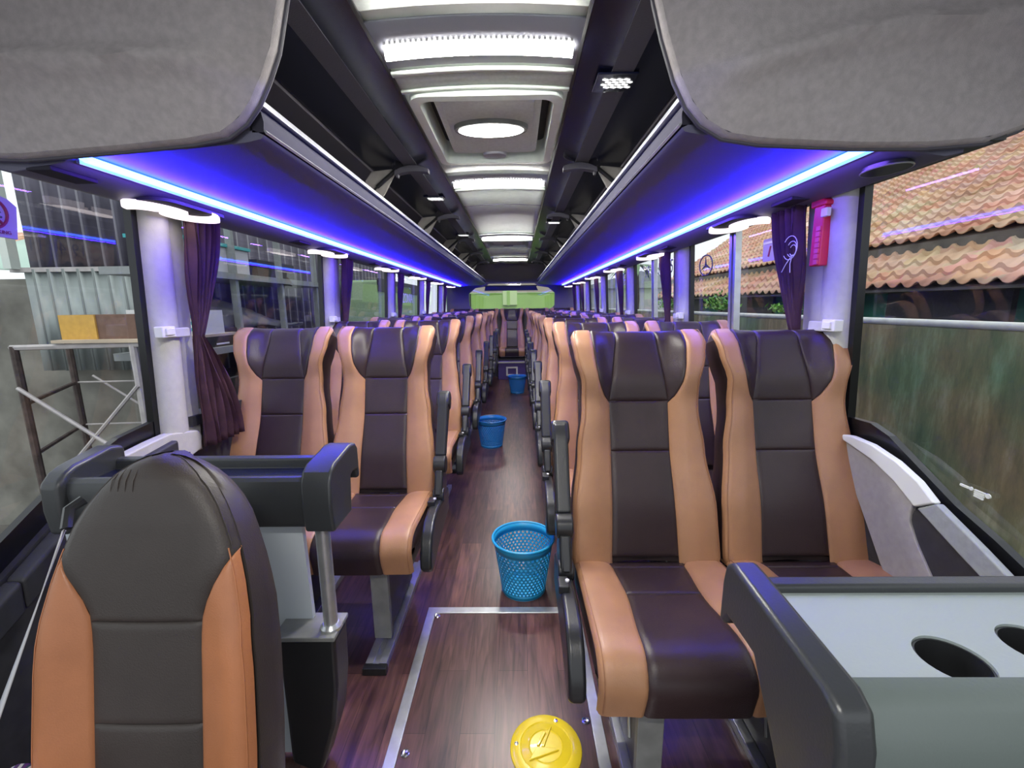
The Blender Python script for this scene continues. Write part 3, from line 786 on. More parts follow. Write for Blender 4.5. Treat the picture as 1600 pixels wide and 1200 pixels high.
def seat_meshes(root):
    R0 = root
    # backrest
    bk = ring_shell(BACK, -.02, SB, 16, .088)
    for sg in (-1, 1):        # close the sides of the rolled top
        b = len(bk.v); W = .219
        cy, cz = SB*math.sin(A)+RB*math.cos(A), .47+SB*math.cos(A)-RB*math.sin(A)
        arc = []
        for k in range(9):
            s = SB+RB*math.pi*k/8; y, z, ny, nz_ = backpath(s); o = backwing(.98, s)-.018
            arc.append((sg*min(W, backW(s)-.003), y+ny*o, z+nz_*o))
        bk.v += [(sg*W, cy, cz)]+arc
        for k in range(8): bk.f.append((b, b+1+k, b+2+k))
    back = bk.build('backrest', BRN, R0, angle=50)
    patch(BACK, lambda s: -Cn(s), Cn, 0, SM, 12).build('lumbar_panel', BRN, back, angle=80)
    patch(BACK, lambda s: -Cn(s), Cn, SM, SC, 8).build('shoulder_panel', BRN, back, angle=80)
    patch(BACK, lambda s: -Sm(s), Sm, SC, TOP, 16, 'lrb').build('headrest_panel', BRN, back, angle=80)
    for sg in (-1, 1):
        if sg < 0: patch(BACK, lambda s: -Bt(s), lambda s: -Sm(s), SC, TOP, 16, 'lr').build('headrest_wing', BRN, back, angle=80)
        else: patch(BACK, Sm, Bt, SC, TOP, 16, 'lr').build('headrest_wing', BRN, back, angle=80)
        if sg < 0: o = patch(BACK, lambda s: -backW(s), lambda s: -inner(s), -.025, TOP, 34, 'rb').build('side_bolster', TAN, back, angle=80)
        else: o = patch(BACK, inner, backW, -.025, TOP, 34, 'lb').build('side_bolster', TAN, back, angle=80)
        o['label'] = 'tan leather side bolster'
        # stitched seam along the bolster edge
        pl = [BACK.P(sg*(backW(s)-.010), s, .0012) for s in [(-.02+.77*k/40) for k in range(41)]]
        M().tube(pl, .0013, 4).build('stitching', mat('tan_thread', (.30, .14, .07), .7), back)
    # cushion
    cu = ring_shell(CUSH, .0, TC+RC*math.pi/2-.02, 12, .10, front=-.030).build('seat_cushion', BRN, R0, angle=50)
    patch(CUSH, lambda t: -Kb(t), Kb, -.0, .055, 4, 'lrbt').build('rear_roll', BRN, cu, angle=80)
    patch(CUSH, lambda t: -Kb(t), Kb, .055, .195, 7, 'lrbt').build('thigh_panel', BRN, cu, angle=80)
    patch(CUSH, lambda t: -Kb(t), Kb, .195, TC+RC*math.pi/2+.075, 22, 'lrb').build('front_panel', BRN, cu, angle=80)
    for sg in (-1, 1):
        if sg < 0: o = patch(CUSH, lambda t: -.228, lambda t: -Kb(t), .0, TC+RC*math.pi/2+.075, 26, 'r').build('cushion_bolster', TAN, cu, angle=80)
        else: o = patch(CUSH, Kb, lambda t: .228, .0, TC+RC*math.pi/2+.075, 26, 'l').build('cushion_bolster', TAN, cu, angle=80)
        o['label'] = 'tan leather cushion bolster'
        pl = [CUSH.P(sg*.217, t_, .0012) for t_ in [.56*k/30 for k in range(31)]]
        M().tube(pl, .0013, 4).build('stitching', MATS['tan_thread'], cu)
    M().box(-.21, .21, -.42, .02, .325, .38).build('seat_pan', GMET, R0, bevel=.01)
def leg(root, x):
    lg = M().prism([(-.385, .33), (-.385, .05), (-.02, .05), (.02, .33)], 'x', x-.018, x+.018).build('leg', mat('dark_leg_panel', (.05, .05, .055), .5), root)
    M().prism([(-.405, .33), (-.40, .05), (-.38, .05), (-.38, .33)], 'x', x-.032, x+.032).build('leg_flange', GMET, lg, bevel=.003)
    for k in range(3): M().tube([(x-.02, -.30+.09*k, .12+.03*k), (x-.02, -.27+.09*k, .26)], .004, 6).build('leg_slot', ALU, lg)
    r = M(); r.box(x-.038, x+.038, -.49, .14, .0, .022); r.box(x-.038, x-.010, -.49, .14, .022, .03); r.box(x+.010, x+.038, -.49, .14, .022, .03)
    r.build('floor_rail', ALU, root, bevel=.002)
    M().box(x-.042, x+.042, -.515, -.49, .0, .028).build('rail_end_cap', BLK, root, bevel=.003)
def arm(root, sg):
    x = sg*.264
    # raised armrest
    p0, p1 = (-.03, .63), (.125, .875)
    d = Vector((p1[0]-p0[0], p1[1]-p0[1])).normalized(); n = Vector((d.y, -d.x))
    prof = []
    for (a, h) in ((0, .014), (.06, .016), (.16, .022), (.22, .030), (.255, .034), (.285, .030), (.30, .012)): prof.append((a, h))
    up = [(p0[0]+d.x*a-n.x*h, p0[1]+d.y*a-n.y*h) for a, h in prof]; dn = [(p0[0]+d.x*a+n.x*h*1.3, p0[1]+d.y*a+n.y*h*1.3) for a, h in prof]
    ar = M().prism(up+dn[::-1], 'x', x-.024, x+.024).build('armrest', BLK, root, bevel=.010, seg=3)
    M().prism([(p+.004, q+.002) for p, q in up[3:]]+[(p-.004, q+.002) for p, q in dn[3:][::-1]], 'x', x-.030, x+.030).build('armrest_pad', BLK, ar, bevel=.012, seg=3)
    hb = M().cylx(x-.026, x+.026, -.045, .60, .038).build('arm_hinge', BLK, root, bevel=.006)
    M().prism([(-.08, .59), (-.01, .58), (.01, .50), (-.03, .44), (-.12, .44), (-.13, .50)], 'x', x-.018, x+.018).build('hinge_cover', BLK, root, bevel=.01, seg=3)
    M().cylx(x-.024, x+.024, -.10, .485, .03).build('recline_knob', BLK, root, bevel=.006)
    fr_ = M().prism([(.03, .47), (-.13, .475), (-.23, .485), (-.31, .475), (-.365, .44), (-.395, .38), (-.40, .33), (-.375, .305), (-.31, .315), (-.20, .345), (.03, .36)], 'x', x-.024, x+.020).build('side_fairing', BLK, root, bevel=.012, seg=3)
    M().box(x-.030, x-.0, -.20, -.15, .475, .50).build('release_button', BLK, root, bevel=.004)
    bt = M().lathe([(0, 0), (.006, 0), (.006, .004), (0, .004)], (x-.004, -.175, .50), 10).build('button_cap', WHT, root)
G = 'two tone coach seats'
protos = {}
for kind, sg, lx in (('aisleR', -1, -.09), ('aisleL', 1, .09), ('winR', 0, -.20), ('winL', 0, .20), ('mid', 0, 0)):
    r = thing('coach_seat', '', 'seat', (0, 0, 0), G); ORG[r.name] = Vector((0, 0, 0))
    seat_meshes(r)
    if sg: arm(r, sg)
    if kind != 'mid': leg(r, lx)
    protos[kind] = [r, False]
def put(kind, x, y, z, label):
    p = protos[kind]
    if not p[1]:
        p[1] = True; p[0].location = (x, y, z); p[0]['label'] = label; return p[0]
    return dup(p[0], (x, y, z), label)
RY = [1.29+.79*k for k in range(8)]; LY = [1.825+.93*k for k in range(6)]+[7.35-.2]
for k, y in enumerate(RY):
    put('aisleR', .502, y, 0, 'tan and brown aisle seat in the %s row on the right' % ORD[k] if k else 'nearest tan and brown aisle seat on the right, beside the blue basket')
    put('winR', .978, y, 0, 'tan and brown window seat in the %s row on the right' % ORD[k] if k else 'nearest tan and brown window seat on the right, behind the grey tray')
for k, y in enumerate(LY):
    put('aisleL', -.502, y, 0, 'tan and brown aisle seat in the %s row on the left' % ORD[k] if k else 'nearest tan and brown aisle seat on the left, with visible silver leg')
    put('winL', -.978, y, 0, 'tan and brown window seat in the %s row on the left' % ORD[k] if k else 'nearest tan and brown window seat on the left, beside the maroon curtain')
RN = ['far left rear bench seat beside the left window', 'rear bench seat left of the centre one', 'centre rear bench seat at the end of the aisle', 'rear bench seat right of the centre one', 'far right rear bench seat beside the right window']
for k in range(5):
    put('mid', (k-2)*.47, 8.12, .035, 'tan and brown '+RN[k])
st(M().box(-1.17, 1.17, 7.78, 8.45, 0, .335).build('trim_%d' % tn, RACK)); tn += 1

# ------------------------------------------------------------ waste baskets
def basket_mesh(root, m_):
    Hh, n, rows = .25, 40, 13
    rad = lambda z: .098+.036*(z/Hh)
    m = M()
    z0, z1 = .022, .212; dz = (z1-z0)/rows; da = 2*math.pi/n
    def p(a, z): r = rad(z); return (r*math.cos(a), r*math.sin(a), z)
    for i in range(rows):
        for k in range(n):
            a0 = (k+(.5 if i % 2 else 0))*da; b = len(m.v); zc = z0+(i+.5)*dz
            sq = [(-1, -1), (0, -1), (1, -1), (1, 0), (1, 1), (0, 1), (-1, 1), (-1, 0)]
            for (u, v) in sq: m.v.append(p(a0+u*da/2, zc+v*dz/2))
            for (u, v) in sq:
                l = math.hypot(u, v); m.v.append(p(a0+u/l*da*.31, zc+v/l*dz*.36))
            for q in range(8):
                q2 = (q+1) % 8; m.f.append((b+q, b+q2, b+8+q2, b+8+q))
    N = n*2
    def band(za, zb):
        b = len(m.v)
        for z in (za, zb):
            for k in range(N): m.v.append(p(2*math.pi*k/N, z))
        for k in range(N): m.f.append((b+k, b+(k+1) % N, b+N+(k+1) % N, b+N+k))
    band(0, z0); band(z1, Hh)
    o = m.build('perforated_wall', m_, root, solid=.0022)
    M().lathe([(0, .004), (.097, .004), (.099, .0), (0, 0)], (0, 0, 0), 40).build('base', m_, root)
    M().tube([(rad(Hh)*math.cos(2*math.pi*k/48)*1.02, rad(Hh)*math.sin(2*math.pi*k/48)*1.02, Hh) for k in range(48)], .0055, 8, closed=True).build('rim', m_, root)
for (x, y, mt, lab) in ((.117, 1.795, BLUE, 'bright sky blue perforated basket, the nearest one in the aisle'),
                        (-.147, 3.85, BLUEd, 'blue perforated basket standing halfway down the aisle by the left seats'),
                        (.09, 6.30, BLUEd, 'darker blue perforated basket at the far end of the aisle')):
    t = thing('waste_basket', lab, 'basket', (0, 0, 0), 'blue plastic waste baskets')
    basket_mesh(t, mt); t.location = (x, y, .0)

# ------------------------------------------------------------ crew seat at the front left
CX = -.538
def cpath(s):      # s is the height above the crew seat base
    a = math.radians(10); return (.60+s*math.sin(a), .42+s*math.cos(a), -math.cos(a), math.sin(a))
CT = .612
_cw = lin([(-.3, .185), (0, .192), (.12, .192), (.25, .188), (.34, .180), (.40, .168), (.45, .154), (.49, .139), (.525, .121), (.555, .100), (.58, .076), (.597, .052), (.607, .028), (CT, .004)])
def cwing(q, s):
    q = abs(q); t = min(1, max(0, (q-.45)/.45)); t = t*t*(3-2*t)
    return lin([(-.3, .03), (.3, .03), (.45, .012), (.56, 0), (.7, 0)])(s)*t + .012*(1-q*q) - lin([(.5, 0), (.57, .006), (.595, .018), (.606, .03), (.612, .045)])(s)
CREW = Surf(cpath, _cw, cwing)
t = thing('crew_seat', 'crew seat back with charcoal centre and orange sides at the front left', 'seat', (CX, .62, 0))
def shift(m):
    m.v = [(x+CX, y, z) for x, y, z in m.v]; return m
sh = M(); rows = []
for s in [-.22+.04*k for k in range(18)]+[.49, .52, .54, .56, .575, .588, .598, .606, .611]:
    y, z, ny, nz_ = cpath(s)
    W = _cw(s); wg = cwing(.98, s); dp = .10*math.sqrt(max(.02, 1-(max(0, s-.46)/.16)**2)); 
    sec = [(-W, wg-.028), (-W-.004, -.02-.02), (-W-.002, -.02-dp*.5), (-W*.85, -.02-dp*.85), (0, -.02-dp), (W*.85, -.02-dp*.85), (W+.002, -.02-dp*.5), (W+.004, -.04), (W, wg-.028), (W*.6, min(-.01, wg-.028)), (-W*.6, min(-.01, wg-.028)), (-W, wg-.028)]
    rows.append([(u, y+ny*o, z+nz_*o) for u, o in sec])
sh.grid(rows); bk = shift(sh).build('backrest', DBRN, t, angle=60)
ci = lin([(-.22, .092), (.10, .094), (.30, .094), (.345, .098), (.38, .112), (.42, .135), (.45, .152), (.46, .16), (.7, .2)])
ciw = lambda s: min(ci(s), _cw(s)-.0005)
shift(patch(CREW, lambda s: -ciw(s), ciw, .155, .33, 10, 'lrbt')).build('centre_panel', DBRN, bk, angle=80)
shift(patch(CREW, lambda s: -ciw(s), ciw, -.22, .155, 10, 'lrt')).build('lower_panel', DBRN, bk, angle=80)
shift(patch(CREW, lambda s: -ciw(s), ciw, .33, CT-.001, 34, 'lrb')).build('headrest_cover', DBRN, bk, angle=80)
for sg in (-1, 1):
    if sg < 0: o = patch(CREW, lambda s: -_cw(s)+.002, lambda s: -ciw(s), -.22, .452, 24, 'r')
    else: o = patch(CREW, ciw, lambda s: _cw(s)-.002, -.22, .452, 24, 'l')
    o = shift(o).build('side_bolster', ORG_, bk, angle=80); o['label'] = 'orange leather side bolster'
    pl = [CREW.P(sg*(_cw(s)-.010), s, .0006) for s in [(-.2+.655*k/50) for k in range(51)]]
    shift(M().tube(pl, .0012, 4)).build('piping', ORG_, bk)
    pl = [CREW.P(sg*(_cw(s)-.006), s, .0006) for s in [(.456+.15*k/20) for k in range(21)]]
    shift(M().tube(pl, .0012, 4)).build('piping', DBRN, bk)
# gathered folds near the crown
for k in range(4):
    a = -.062+.014*k; pl = [CREW.P(a, .552+.009*q, .0008*math.sin(q/4*math.pi)) for q in range(5)]
    shift(M().tube(pl, [.0003, .0008, .001, .0008, .0003], 6)).build('gathered_fold', DBRN, bk)
shift(M().box(-.19, .19, .25, .66, .28, .42)).build('seat_cushion', DBRN, t, bevel=.04, seg=3)
shift(M().box(-.15, .15, .35, .62, 0, .28)).build('pedestal', BLK, t, bevel=.02)
# belt, buckle and patterned cloth beside it
t = thing('seat_belt', 'pale grey seat belt strap hanging beside the crew seat', 'seat belt', (-.72, .60, .0))
bl = M(); P_ = []
for k in range(13):
    u = k/12; c = Vector((lerp(-.765, -.80, u), lerp(.75, .56, u), lerp(.86, .47, u)))
    P_.append([(c.x, c.y-.0, c.z), (c.x-.012-.02*u, c.y+.02, c.z)])
bl.grid(P_).build('webbing', mat('grey_webbing', (.45, .45, .48), .7), t, solid=.002)
M().tube([(-.765, .76, .86), (-.775, .78, .89), (-.765, .80, .90)], .010, 8).build('buckle', BLK, t)
def cloth_mat():
    m = bpy.data.materials.new('patterned_cloth'); m.use_nodes = True; nt = m.node_tree; b = nt.nodes['Principled BSDF']; L = nt.links.new
    t_ = nt.nodes.new('ShaderNodeTexCoord'); wv = nt.nodes.new('ShaderNodeTexWave'); wv.inputs['Scale'].default_value = 16; wv.inputs['Distortion'].default_value = 6
    r = nt.nodes.new('ShaderNodeValToRGB'); e = r.color_ramp.elements; e[0].color = (.12, .02, .16, 1); e[1].color = (.75, .68, .62, 1); r.color_ramp.interpolation = 'CONSTANT'
    e[1].position = .62; x = e.new(.35); x.color = (.02, .09, .09, 1)
    L(t_.outputs['Object'], wv.inputs['Vector']); L(wv.outputs['Fac'], r.inputs['Fac']); L(r.outputs['Color'], b.inputs['Base Color']); b.inputs['Roughness'].default_value = .8
    return m
rows = []
for i in range(14):
    row = []
    for j in range(14):
        u, v = i/13, j/13
        row.append((-.80+.22*u, .42+.18*v, .53-.10*u*u+.03*math.sin(u*9+v*5)*.6-.02*v))
    rows.append(row)
tag(M().grid(rows).build('patterned_cloth', cloth_mat(), solid=.003, angle=80), 'crumpled purple and white patterned cloth at the bottom left corner', 'cloth')

# ------------------------------------------------------------ left partition behind the crew seat
t = thing('partition_shelf', 'black moulded shelf partition on a silver post behind the crew seat', 'partition', (-.7, 1.03, 0))
M().prism([(.985, .738), (.972, .76), (.968, .84), (.973, .862), (.985, .872), (1.0, .868), (1.005, .845), (1.10, .845), (1.105, .874), (1.125, .878), (1.13, .738)], 'x', -1.03, -.40).build('shelf_body', TRAY, t, bevel=.006, seg=3)
M().box(-1.0, -.42, 1.006, 1.10, .8455, .848).build('shelf_liner', GBLK, t)
M().prism([(.965, .735), (.958, .80), (.962, .86), (.975, .885), (1.0, .898), (1.10, .912), (1.135, .908), (1.15, .89), (1.152, .81), (1.14, .80), (1.13, .83), (1.11, .835), (1.09, .83), (1.08, .735)], 'x', -.418, -.345).build('end_bracket', TRAY, t, bevel=.012, seg=4)
M().prism([(.955, .735), (.948, .80), (.952, .865), (.975, .888), (1.0, .898), (1.10, .915), (1.14, .905), (1.14, .85), (1.11, .80), (1.09, .735)], 'x', -1.035, -.985).build('end_bracket', TRAY, t, bevel=.012, seg=4)
M().tube([(-.393, 1.0, .455), (-.392, 1.0, .745)], .0175, 20).build('post', ALU, t)
M().lathe([(.027, 0), (.027, .008), (.020, .016)], (-.393, 1.0, .448), 20).build('post_collar', ALU, t)
M().prism([(-.52, .44), (-.52, .06), (-.46, .03), (-.44, .03), (-.392, .18), (-.376, .30), (-.372, .44)], 'y', .965, 1.05).build('lower_housing', BLK, t, bevel=.012, seg=3)
M().box(-.53, -.370, .96, 1.055, .437, .450).build('housing_lid', GMET, t, bevel=.003)
M().prism([(-1.08, .75), (-.46, .75), (-.455, .45), (-.50, .02), (-1.08, .02)], 'y', 1.03, 1.045).build('kick_panel', mat('pale_blue_grey_panel', (.48, .52, .56), .5), t)

# ------------------------------------------------------------ right front tray
t = thing('drinks_tray', 'large dark grey moulded tray with two cup holes at the bottom right', 'tray', (.8, .48, 0))
zt = .852
n = 24
def tcurve(x, y0, k): return y0+k*((x-.45)/.7)**2
top = M()
# tray surface with two cup holes, made as a plate with boolean free cutouts: cells around circles
WELLS = []
def plate_with_holes(x0, x1, y0, y1, z, holes, m):
    # split into vertical strips; a strip that holds a circle is built as a ring of faces
    xs = [x0]+[v for (cx, cy, r) in holes for v in (cx-r-.012, cx+r+.012)]+[x1]
    for i in range(len(xs)-1):
        a, b = xs[i], xs[i+1]
        if i % 2 == 0:
            m.grid([[(lerp(a, b, q/3), lerp(y0, y1, p/3), z) for q in range(4)] for p in range(4)])
        else:
            cx, cy, r = holes[i//2]; N = 32; b0 = len(m.v); inn, ou = [], []
            for k in range(N):
                an = 2*math.pi*k/N; c, s_ = math.cos(an), math.sin(an)
                inn.append((cx+r*c, cy+r*s_, z))
                tx = (b-cx)/c if c > 1e-6 else (a-cx)/c if c < -1e-6 else 1e9
                ty = (y1-cy)/s_ if s_ > 1e-6 else (y0-cy)/s_ if s_ < -1e-6 else 1e9
                tt = min(tx, ty); ou.append((cx+tt*c, cy+tt*s_, z))
            for (qx, qy) in ((a, y0), (b, y0), (b, y1), (a, y1)):
                k = min(range(N), key=lambda k_: abs((math.atan2(qy-cy, qx-cx)-2*math.pi*k_/N+math.pi) % (2*math.pi)-math.pi)); ou[k] = (qx, qy, z)
            low_ = [(x, y, z-.07) for x, y, z in inn]
            m.v += inn+ou+low_; WELLS.append((cx, cy, r))
            for k in range(N):
                k2 = (k+1) % N; m.f.append((b0+k, b0+k2, b0+N+k2, b0+N+k)); m.f.append((b0+2*N+k, b0+2*N+k2, b0+k2, b0+k))
            m.f.append(tuple(b0+2*N+k for k in range(N)))
plate_with_holes(.455, 1.14, .425, .575, zt, [(.612, .455, .037), (.735, .475, .037)], top)
top.build('tray_top', mat('tray_plastic_painted_sheen', (.30, .35, .35), .38, bump=.1), t)  # pale grey paints in the windscreen sky reflected by the dark tray
for (cx, cy, r) in WELLS:
    M().lathe([(0, -.066), (r-.001, -.066), (r-.001, -.003), (r-.003, -.003), (r-.004, -.060), (0, -.060)], (cx, cy, zt), 32).build('cup_well_shade', BLK, t)  # black lining paints the shade inside the cup holes
M().box(.455, 1.14, .575, .60, zt-.06, zt+.012).build('rear_lip', TRAY, t, bevel=.006, seg=3)
M().prism([(.425, zt+.004), (.408, zt+.001), (.395, zt-.012), (.385, .78), (.375, .62), (.37, .50), (.40, .50), (.425, .80)], 'x', .455, 1.14).build('front_apron', mat('tray_apron_painted_sheen', (.11, .135, .13), .36, bump=.12), t, angle=60)  # tone lifted like the tray top, for the reflected sky
M().prism([(.40, zt+.018), (.58, zt+.030), (.605, zt+.030), (.622, zt+.018), (.628, .84), (.630, .765), (.612, .770), (.60, .79), (.53, .79), (.44, .66), (.40, .45), (.365, .45), (.362, .70), (.368, .82), (.378, zt+.006)], 'x', .420, .462).build('end_bracket', TRAY, t, bevel=.011, seg=4)
M().prism([(.40, .02), (.60, .02), (.60, .56), (.40, .56)], 'x', .60, 1.12).build('base_cabinet', BLK, t, bevel=.01)

# ------------------------------------------------------------ red call box on the right pillar
t = thing('red_call_box', 'red slotted plastic box with looped white wires on the right pillar', 'box', (1.1, 1.5, 1.37))
zc = 1.47
M().box(1.082, 1.112, 1.475, 1.525, 1.385, 1.575).build('case', RED, t, bevel=.005)
M().prism([(1.465, 1.572), (1.54, 1.572), (1.54, 1.597), (1.485, 1.597), (1.465, 1.587)], 'x', 1.078, 1.112).build('cap', RED, t, bevel=.006)
for k in range(7):
    M().box(1.078, 1.083, 1.480, 1.499, 1.391+.0175*k, 1.405+.0175*k).build('slot_cover', REDL, t)
M().box(1.074, 1.09, 1.452, 1.480, 1.535, 1.562).build('white_switch', WHT, t, bevel=.003)
for (r_, cz_) in ((.040, 1.455), (.026, 1.45), (.018, 1.445)):
    pl = [(1.052, 1.555+r_*.8+r_*math.cos(a*math.pi/10), cz_+r_*math.sin(a*math.pi/10)) for a in range(2, 19)]
    M().tube(pl, .0013, 5).build('wire_loop', WHT, t)
M().tube([(1.052, 1.57, 1.43), (1.050, 1.60, 1.40), (1.05, 1.62, 1.375)], .0013, 5).build('wire_tail', WHT, t)
M().tube([(1.052, 1.57, 1.43), (1.050, 1.575, 1.40), (1.05, 1.57, 1.37)], .0013, 5).build('wire_tail', WHT, t)

# ------------------------------------------------------------ stickers and lettering on the glass
def wallat(sd, y, z, off): return (sd*(wx(z)+off), y, z)
t = thing('no_smoking_sticker', 'lilac no smoking sticker on the front left window glass', 'sticker', (-1.15, 1.05, 1.42))
wallpoly([(1.025, 1.455), (1.145, 1.45), (1.153, 1.53), (1.135, 1.545), (1.085, 1.56), (1.025, 1.565)], -1, .036, .041).build('backing', STK, t)
cc = (1.092, 1.507)
M().tube([wallat(-1, cc[0]+.036*math.cos(k*math.pi/16), cc[1]+.036*math.sin(k*math.pi/16), .035) for k in range(32)], .0035, 6, closed=True).build('ring', STKR, t)
M().tube([wallat(-1, cc[0]-.024, cc[1]+.024, .035), wallat(-1, cc[0]+.024, cc[1]-.024, .035)], .0032, 6).build('bar', STKR, t)
M().tube([wallat(-1, cc[0]-.022, cc[1]-.004, .034), wallat(-1, cc[0]+.022, cc[1]-.008, .034)], .003, 6).build('cigarette', INK, t)
M().tube([wallat(-1, cc[0]+.022-.004*k, cc[1]+.002+.004*k+.003*math.sin(k*2), .034) for k in range(7)], .0012, 5).build('smoke_curl', INK, t)
def text(body, loc, size, rot, m_, label, cat='lettering', parent=None, flip=False, ext=.0005):
    c = bpy.data.curves.new('lettering', 'FONT'); c.body = body; c.size = size; c.extrude = ext; c.align_x = 'CENTER'; c.align_y = 'CENTER'
    tmp = bpy.data.objects.new('tmp', c); COL.objects.link(tmp); bpy.context.view_layer.update()
    me = bpy.data.meshes.new_from_object(tmp.evaluated_get(bpy.context.evaluated_depsgraph_get()))
    bpy.data.objects.remove(tmp); bpy.data.curves.remove(c)
    o = bpy.data.objects.new('lettering', me); COL.objects.link(o); me.materials.clear(); me.materials.append(m_)
    o.rotation_euler = rot
    if flip: o.scale = (-1, 1, 1)
    if parent: o.parent = parent; o.location = Vector(loc)-ORG[parent.name]
    else: o.location = loc; tag(o, label, cat)
    return o
LR, RR = (math.pi/2, 0, math.pi/2), (math.pi/2, 0, -math.pi/2)
text('NO SMOKING', wallat(-1, 1.092, 1.463, .033), .012, LR, STKR, '', parent=t)
text('19 40 11 9-5', wallat(1, 3.42, 1.52, .036), .13, RR, INK, 'grey mirrored number lettering at the top of the third right window')
text('SIZONIA', wallat(-1, 5.12, 1.36, .036), .15, LR, PINK, 'pale lettering on the fourth left window glass')
text('M9H', wallat(1, 4.55, 1.50, .036), .15, RR, STK, 'lilac lettering at the top of the fourth right window')
t = thing('star_emblem', 'three pointed star in a ring stuck on the second right window', 'emblem', (1.15, 2.58, 1.42))
sc_ = (2.56, 1.48)
M().tube([wallat(1, sc_[0]+.085*math.cos(k*math.pi/20), sc_[1]+.055*math.sin(k*math.pi/20), .036) for k in range(40)], .0035, 6, closed=True).build('ring', INK, t)
sp = M()
for a in (90, 210, 330):
    ar_ = math.radians(a); tip = (sc_[0]+.085*math.cos(ar_), sc_[1]+.055*math.sin(ar_)); nx_, nz2 = -math.sin(ar_)*.012, math.cos(ar_)*.009
    q = [wallat(1, *tip, .036), wallat(1, sc_[0]+nx_, sc_[1]+nz2, .036), wallat(1, sc_[0], sc_[1], .03), wallat(1, sc_[0]-nx_, sc_[1]-nz2, .036)]
    b = len(sp.v); sp.v += q; sp.f += [(b, b+1, b+2), (b, b+2, b+3)]
sp.build('spokes', INK, t, solid=.001)
t = thing('window_notice', 'small lilac notice sticker with slanted symbol on the second right window', 'sticker', (1.15, 1.93, 1.4))
wallpoly(rrect(1.888, 1.978, 1.442, 1.535, .008, 3), 1, .036, .040).build('backing', STK, t)
wallpoly([(1.915, 1.502), (1.923, 1.504), (1.940, 1.462), (1.930, 1.460)], 1, .034, .037).build('symbol', STKR, t)
wallpoly([(1.893, 1.513), (1.973, 1.513), (1.973, 1.523), (1.893, 1.523)], 1, .034, .037).build('white_line', WHT, t)
t = thing('glass_mark', 'small white glazing certification mark on the front right window', 'sticker', (1.2, .93, .79))
gm = pts([(1500, 755), (1514, 761), (1513, 764), (1499, 758)], off=.03); wallpoly(gm, 1, .030, .033).build('mark_bar', PINK, t)
c_ = at(1516.5, 763.5, 1, .03); wallpoly([(c_[0]+.0045*math.cos(k*math.pi/5), c_[1]+.0045*math.sin(k*math.pi/5)) for k in range(10)], 1, .030, .033).build('mark_dot', PINK, t)
for q in range(4):
    wallpoly(pts([(1522-.3*q, 764+3*q), (1539-1.2*q, 771+3*q), (1538.5-1.2*q, 773+3*q), (1521.5-.3*q, 766+3*q)], off=.03), 1, .030, .033).build('mark_line', PINK, t)
c_ = at(1543, 775.5, 1, .03); wallpoly([(c_[0]+.006*math.cos(k*math.pi/6), c_[1]+.006*math.sin(k*math.pi/6)) for k in range(12)], 1, .030, .033).build('mark_disc', PINK, t)

# ------------------------------------------------------------ outside on the right
st(M().box(-14, 16, -6, 30, -1.12, -1.0).build('trim_%d' % tn, GROUND)); tn += 1
o = M().box(3.10, 3.25, -2.5, 22, -1.0, 1.076).build('boundary_wall', STREAK); tag(o, 'mossy stained plaster boundary wall outside the right windows', 'wall')
o = M().tube([(3.12, -2.5, 1.105), (3.12, 6, 1.105), (3.12, 22, 1.105)], .028, 12).build('pipe', PIPE); tag(o, 'white pipe running along the top of the mossy wall', 'pipe')
def roof(x0, z0, slope, rows, y0, y1, name, label, hip=0):
    m = M(); per = .18; nu = int((y1-y0)/per)*8; R = []
    prof = lambda a: (.036*math.cos(a) if math.cos(a) > 0 else .014*math.cos(a))
    dx = .215
    for r in range(rows):
        for (f0, lift) in ((0.0, .036), (1.0, -.004)):
            x = x0+(r+f0)*dx; row = []
            yend = y1+hip*(x-x0)
            for k in range(nu+1):
                y = y0+(yend-y0)*k/nu; a = 2*math.pi*(y-y0)/per
                jit = .006*math.sin(r*12.9+math.floor((y-y0)/per)*7.7)
                row.append((x, y, z0+(x-x0)*slope+lift+prof(a)+jit))
            R.append(row)
    m.grid(R); o = m.build('roof_tiles', TILE, smooth=True, angle=50, solid=.012)
    tag(o, label, 'roof'); return o
r_lo = roof(4.0, 1.375, .60, 4, -1.0, 12.8, 'r', 'lower strip of orange clay tile roof outside the right windows', .9)
r_hi = roof(4.62, 1.905, .52, 23, -1.0, 13.4, 'r', 'upper slope of orange clay tile roof outside the right windows', .9)
def boards(root, prof, y1_, hip):
    m = M(); b = len(m.v)
    for x, z in prof: m.v.append((x, -1.0, z))
    for x, z in prof: m.v.append((x, y1_+hip*(x-prof[0][0]), z))
    n = len(prof); m.f = [tuple(range(n)), tuple(range(n, 2*n))]+[(i, (i+1) % n, n+(i+1) % n, n+i) for i in range(n)]
    m.build('roof_boards', FASC, root, smooth=False)
boards(r_lo, [(4.06, 1.36), (4.06, 1.385), (4.83, 1.845), (4.83, 1.36)], 12.8, .9)
boards(r_hi, [(4.70, 1.74), (4.70, 1.915), (9.5, 4.41), (9.5, 1.74)], 13.4, .9)
o = M().prism([(4.66, 1.70), (4.66, 1.905), (4.695, 1.925), (4.695, 1.70)], 'y', -1, 13.6).build('fascia_board', FASC); tag(o, 'weathered grey fascia board between the two tile roofs', 'fascia')
hw = thing('green_house_wall', 'dark green painted house wall under the lower tile roof', 'building', (5, 5, -1))
M().box(4.45, 4.6, -1.0, 13, -1.0, 1.355).build('wall', GRNW, hw)
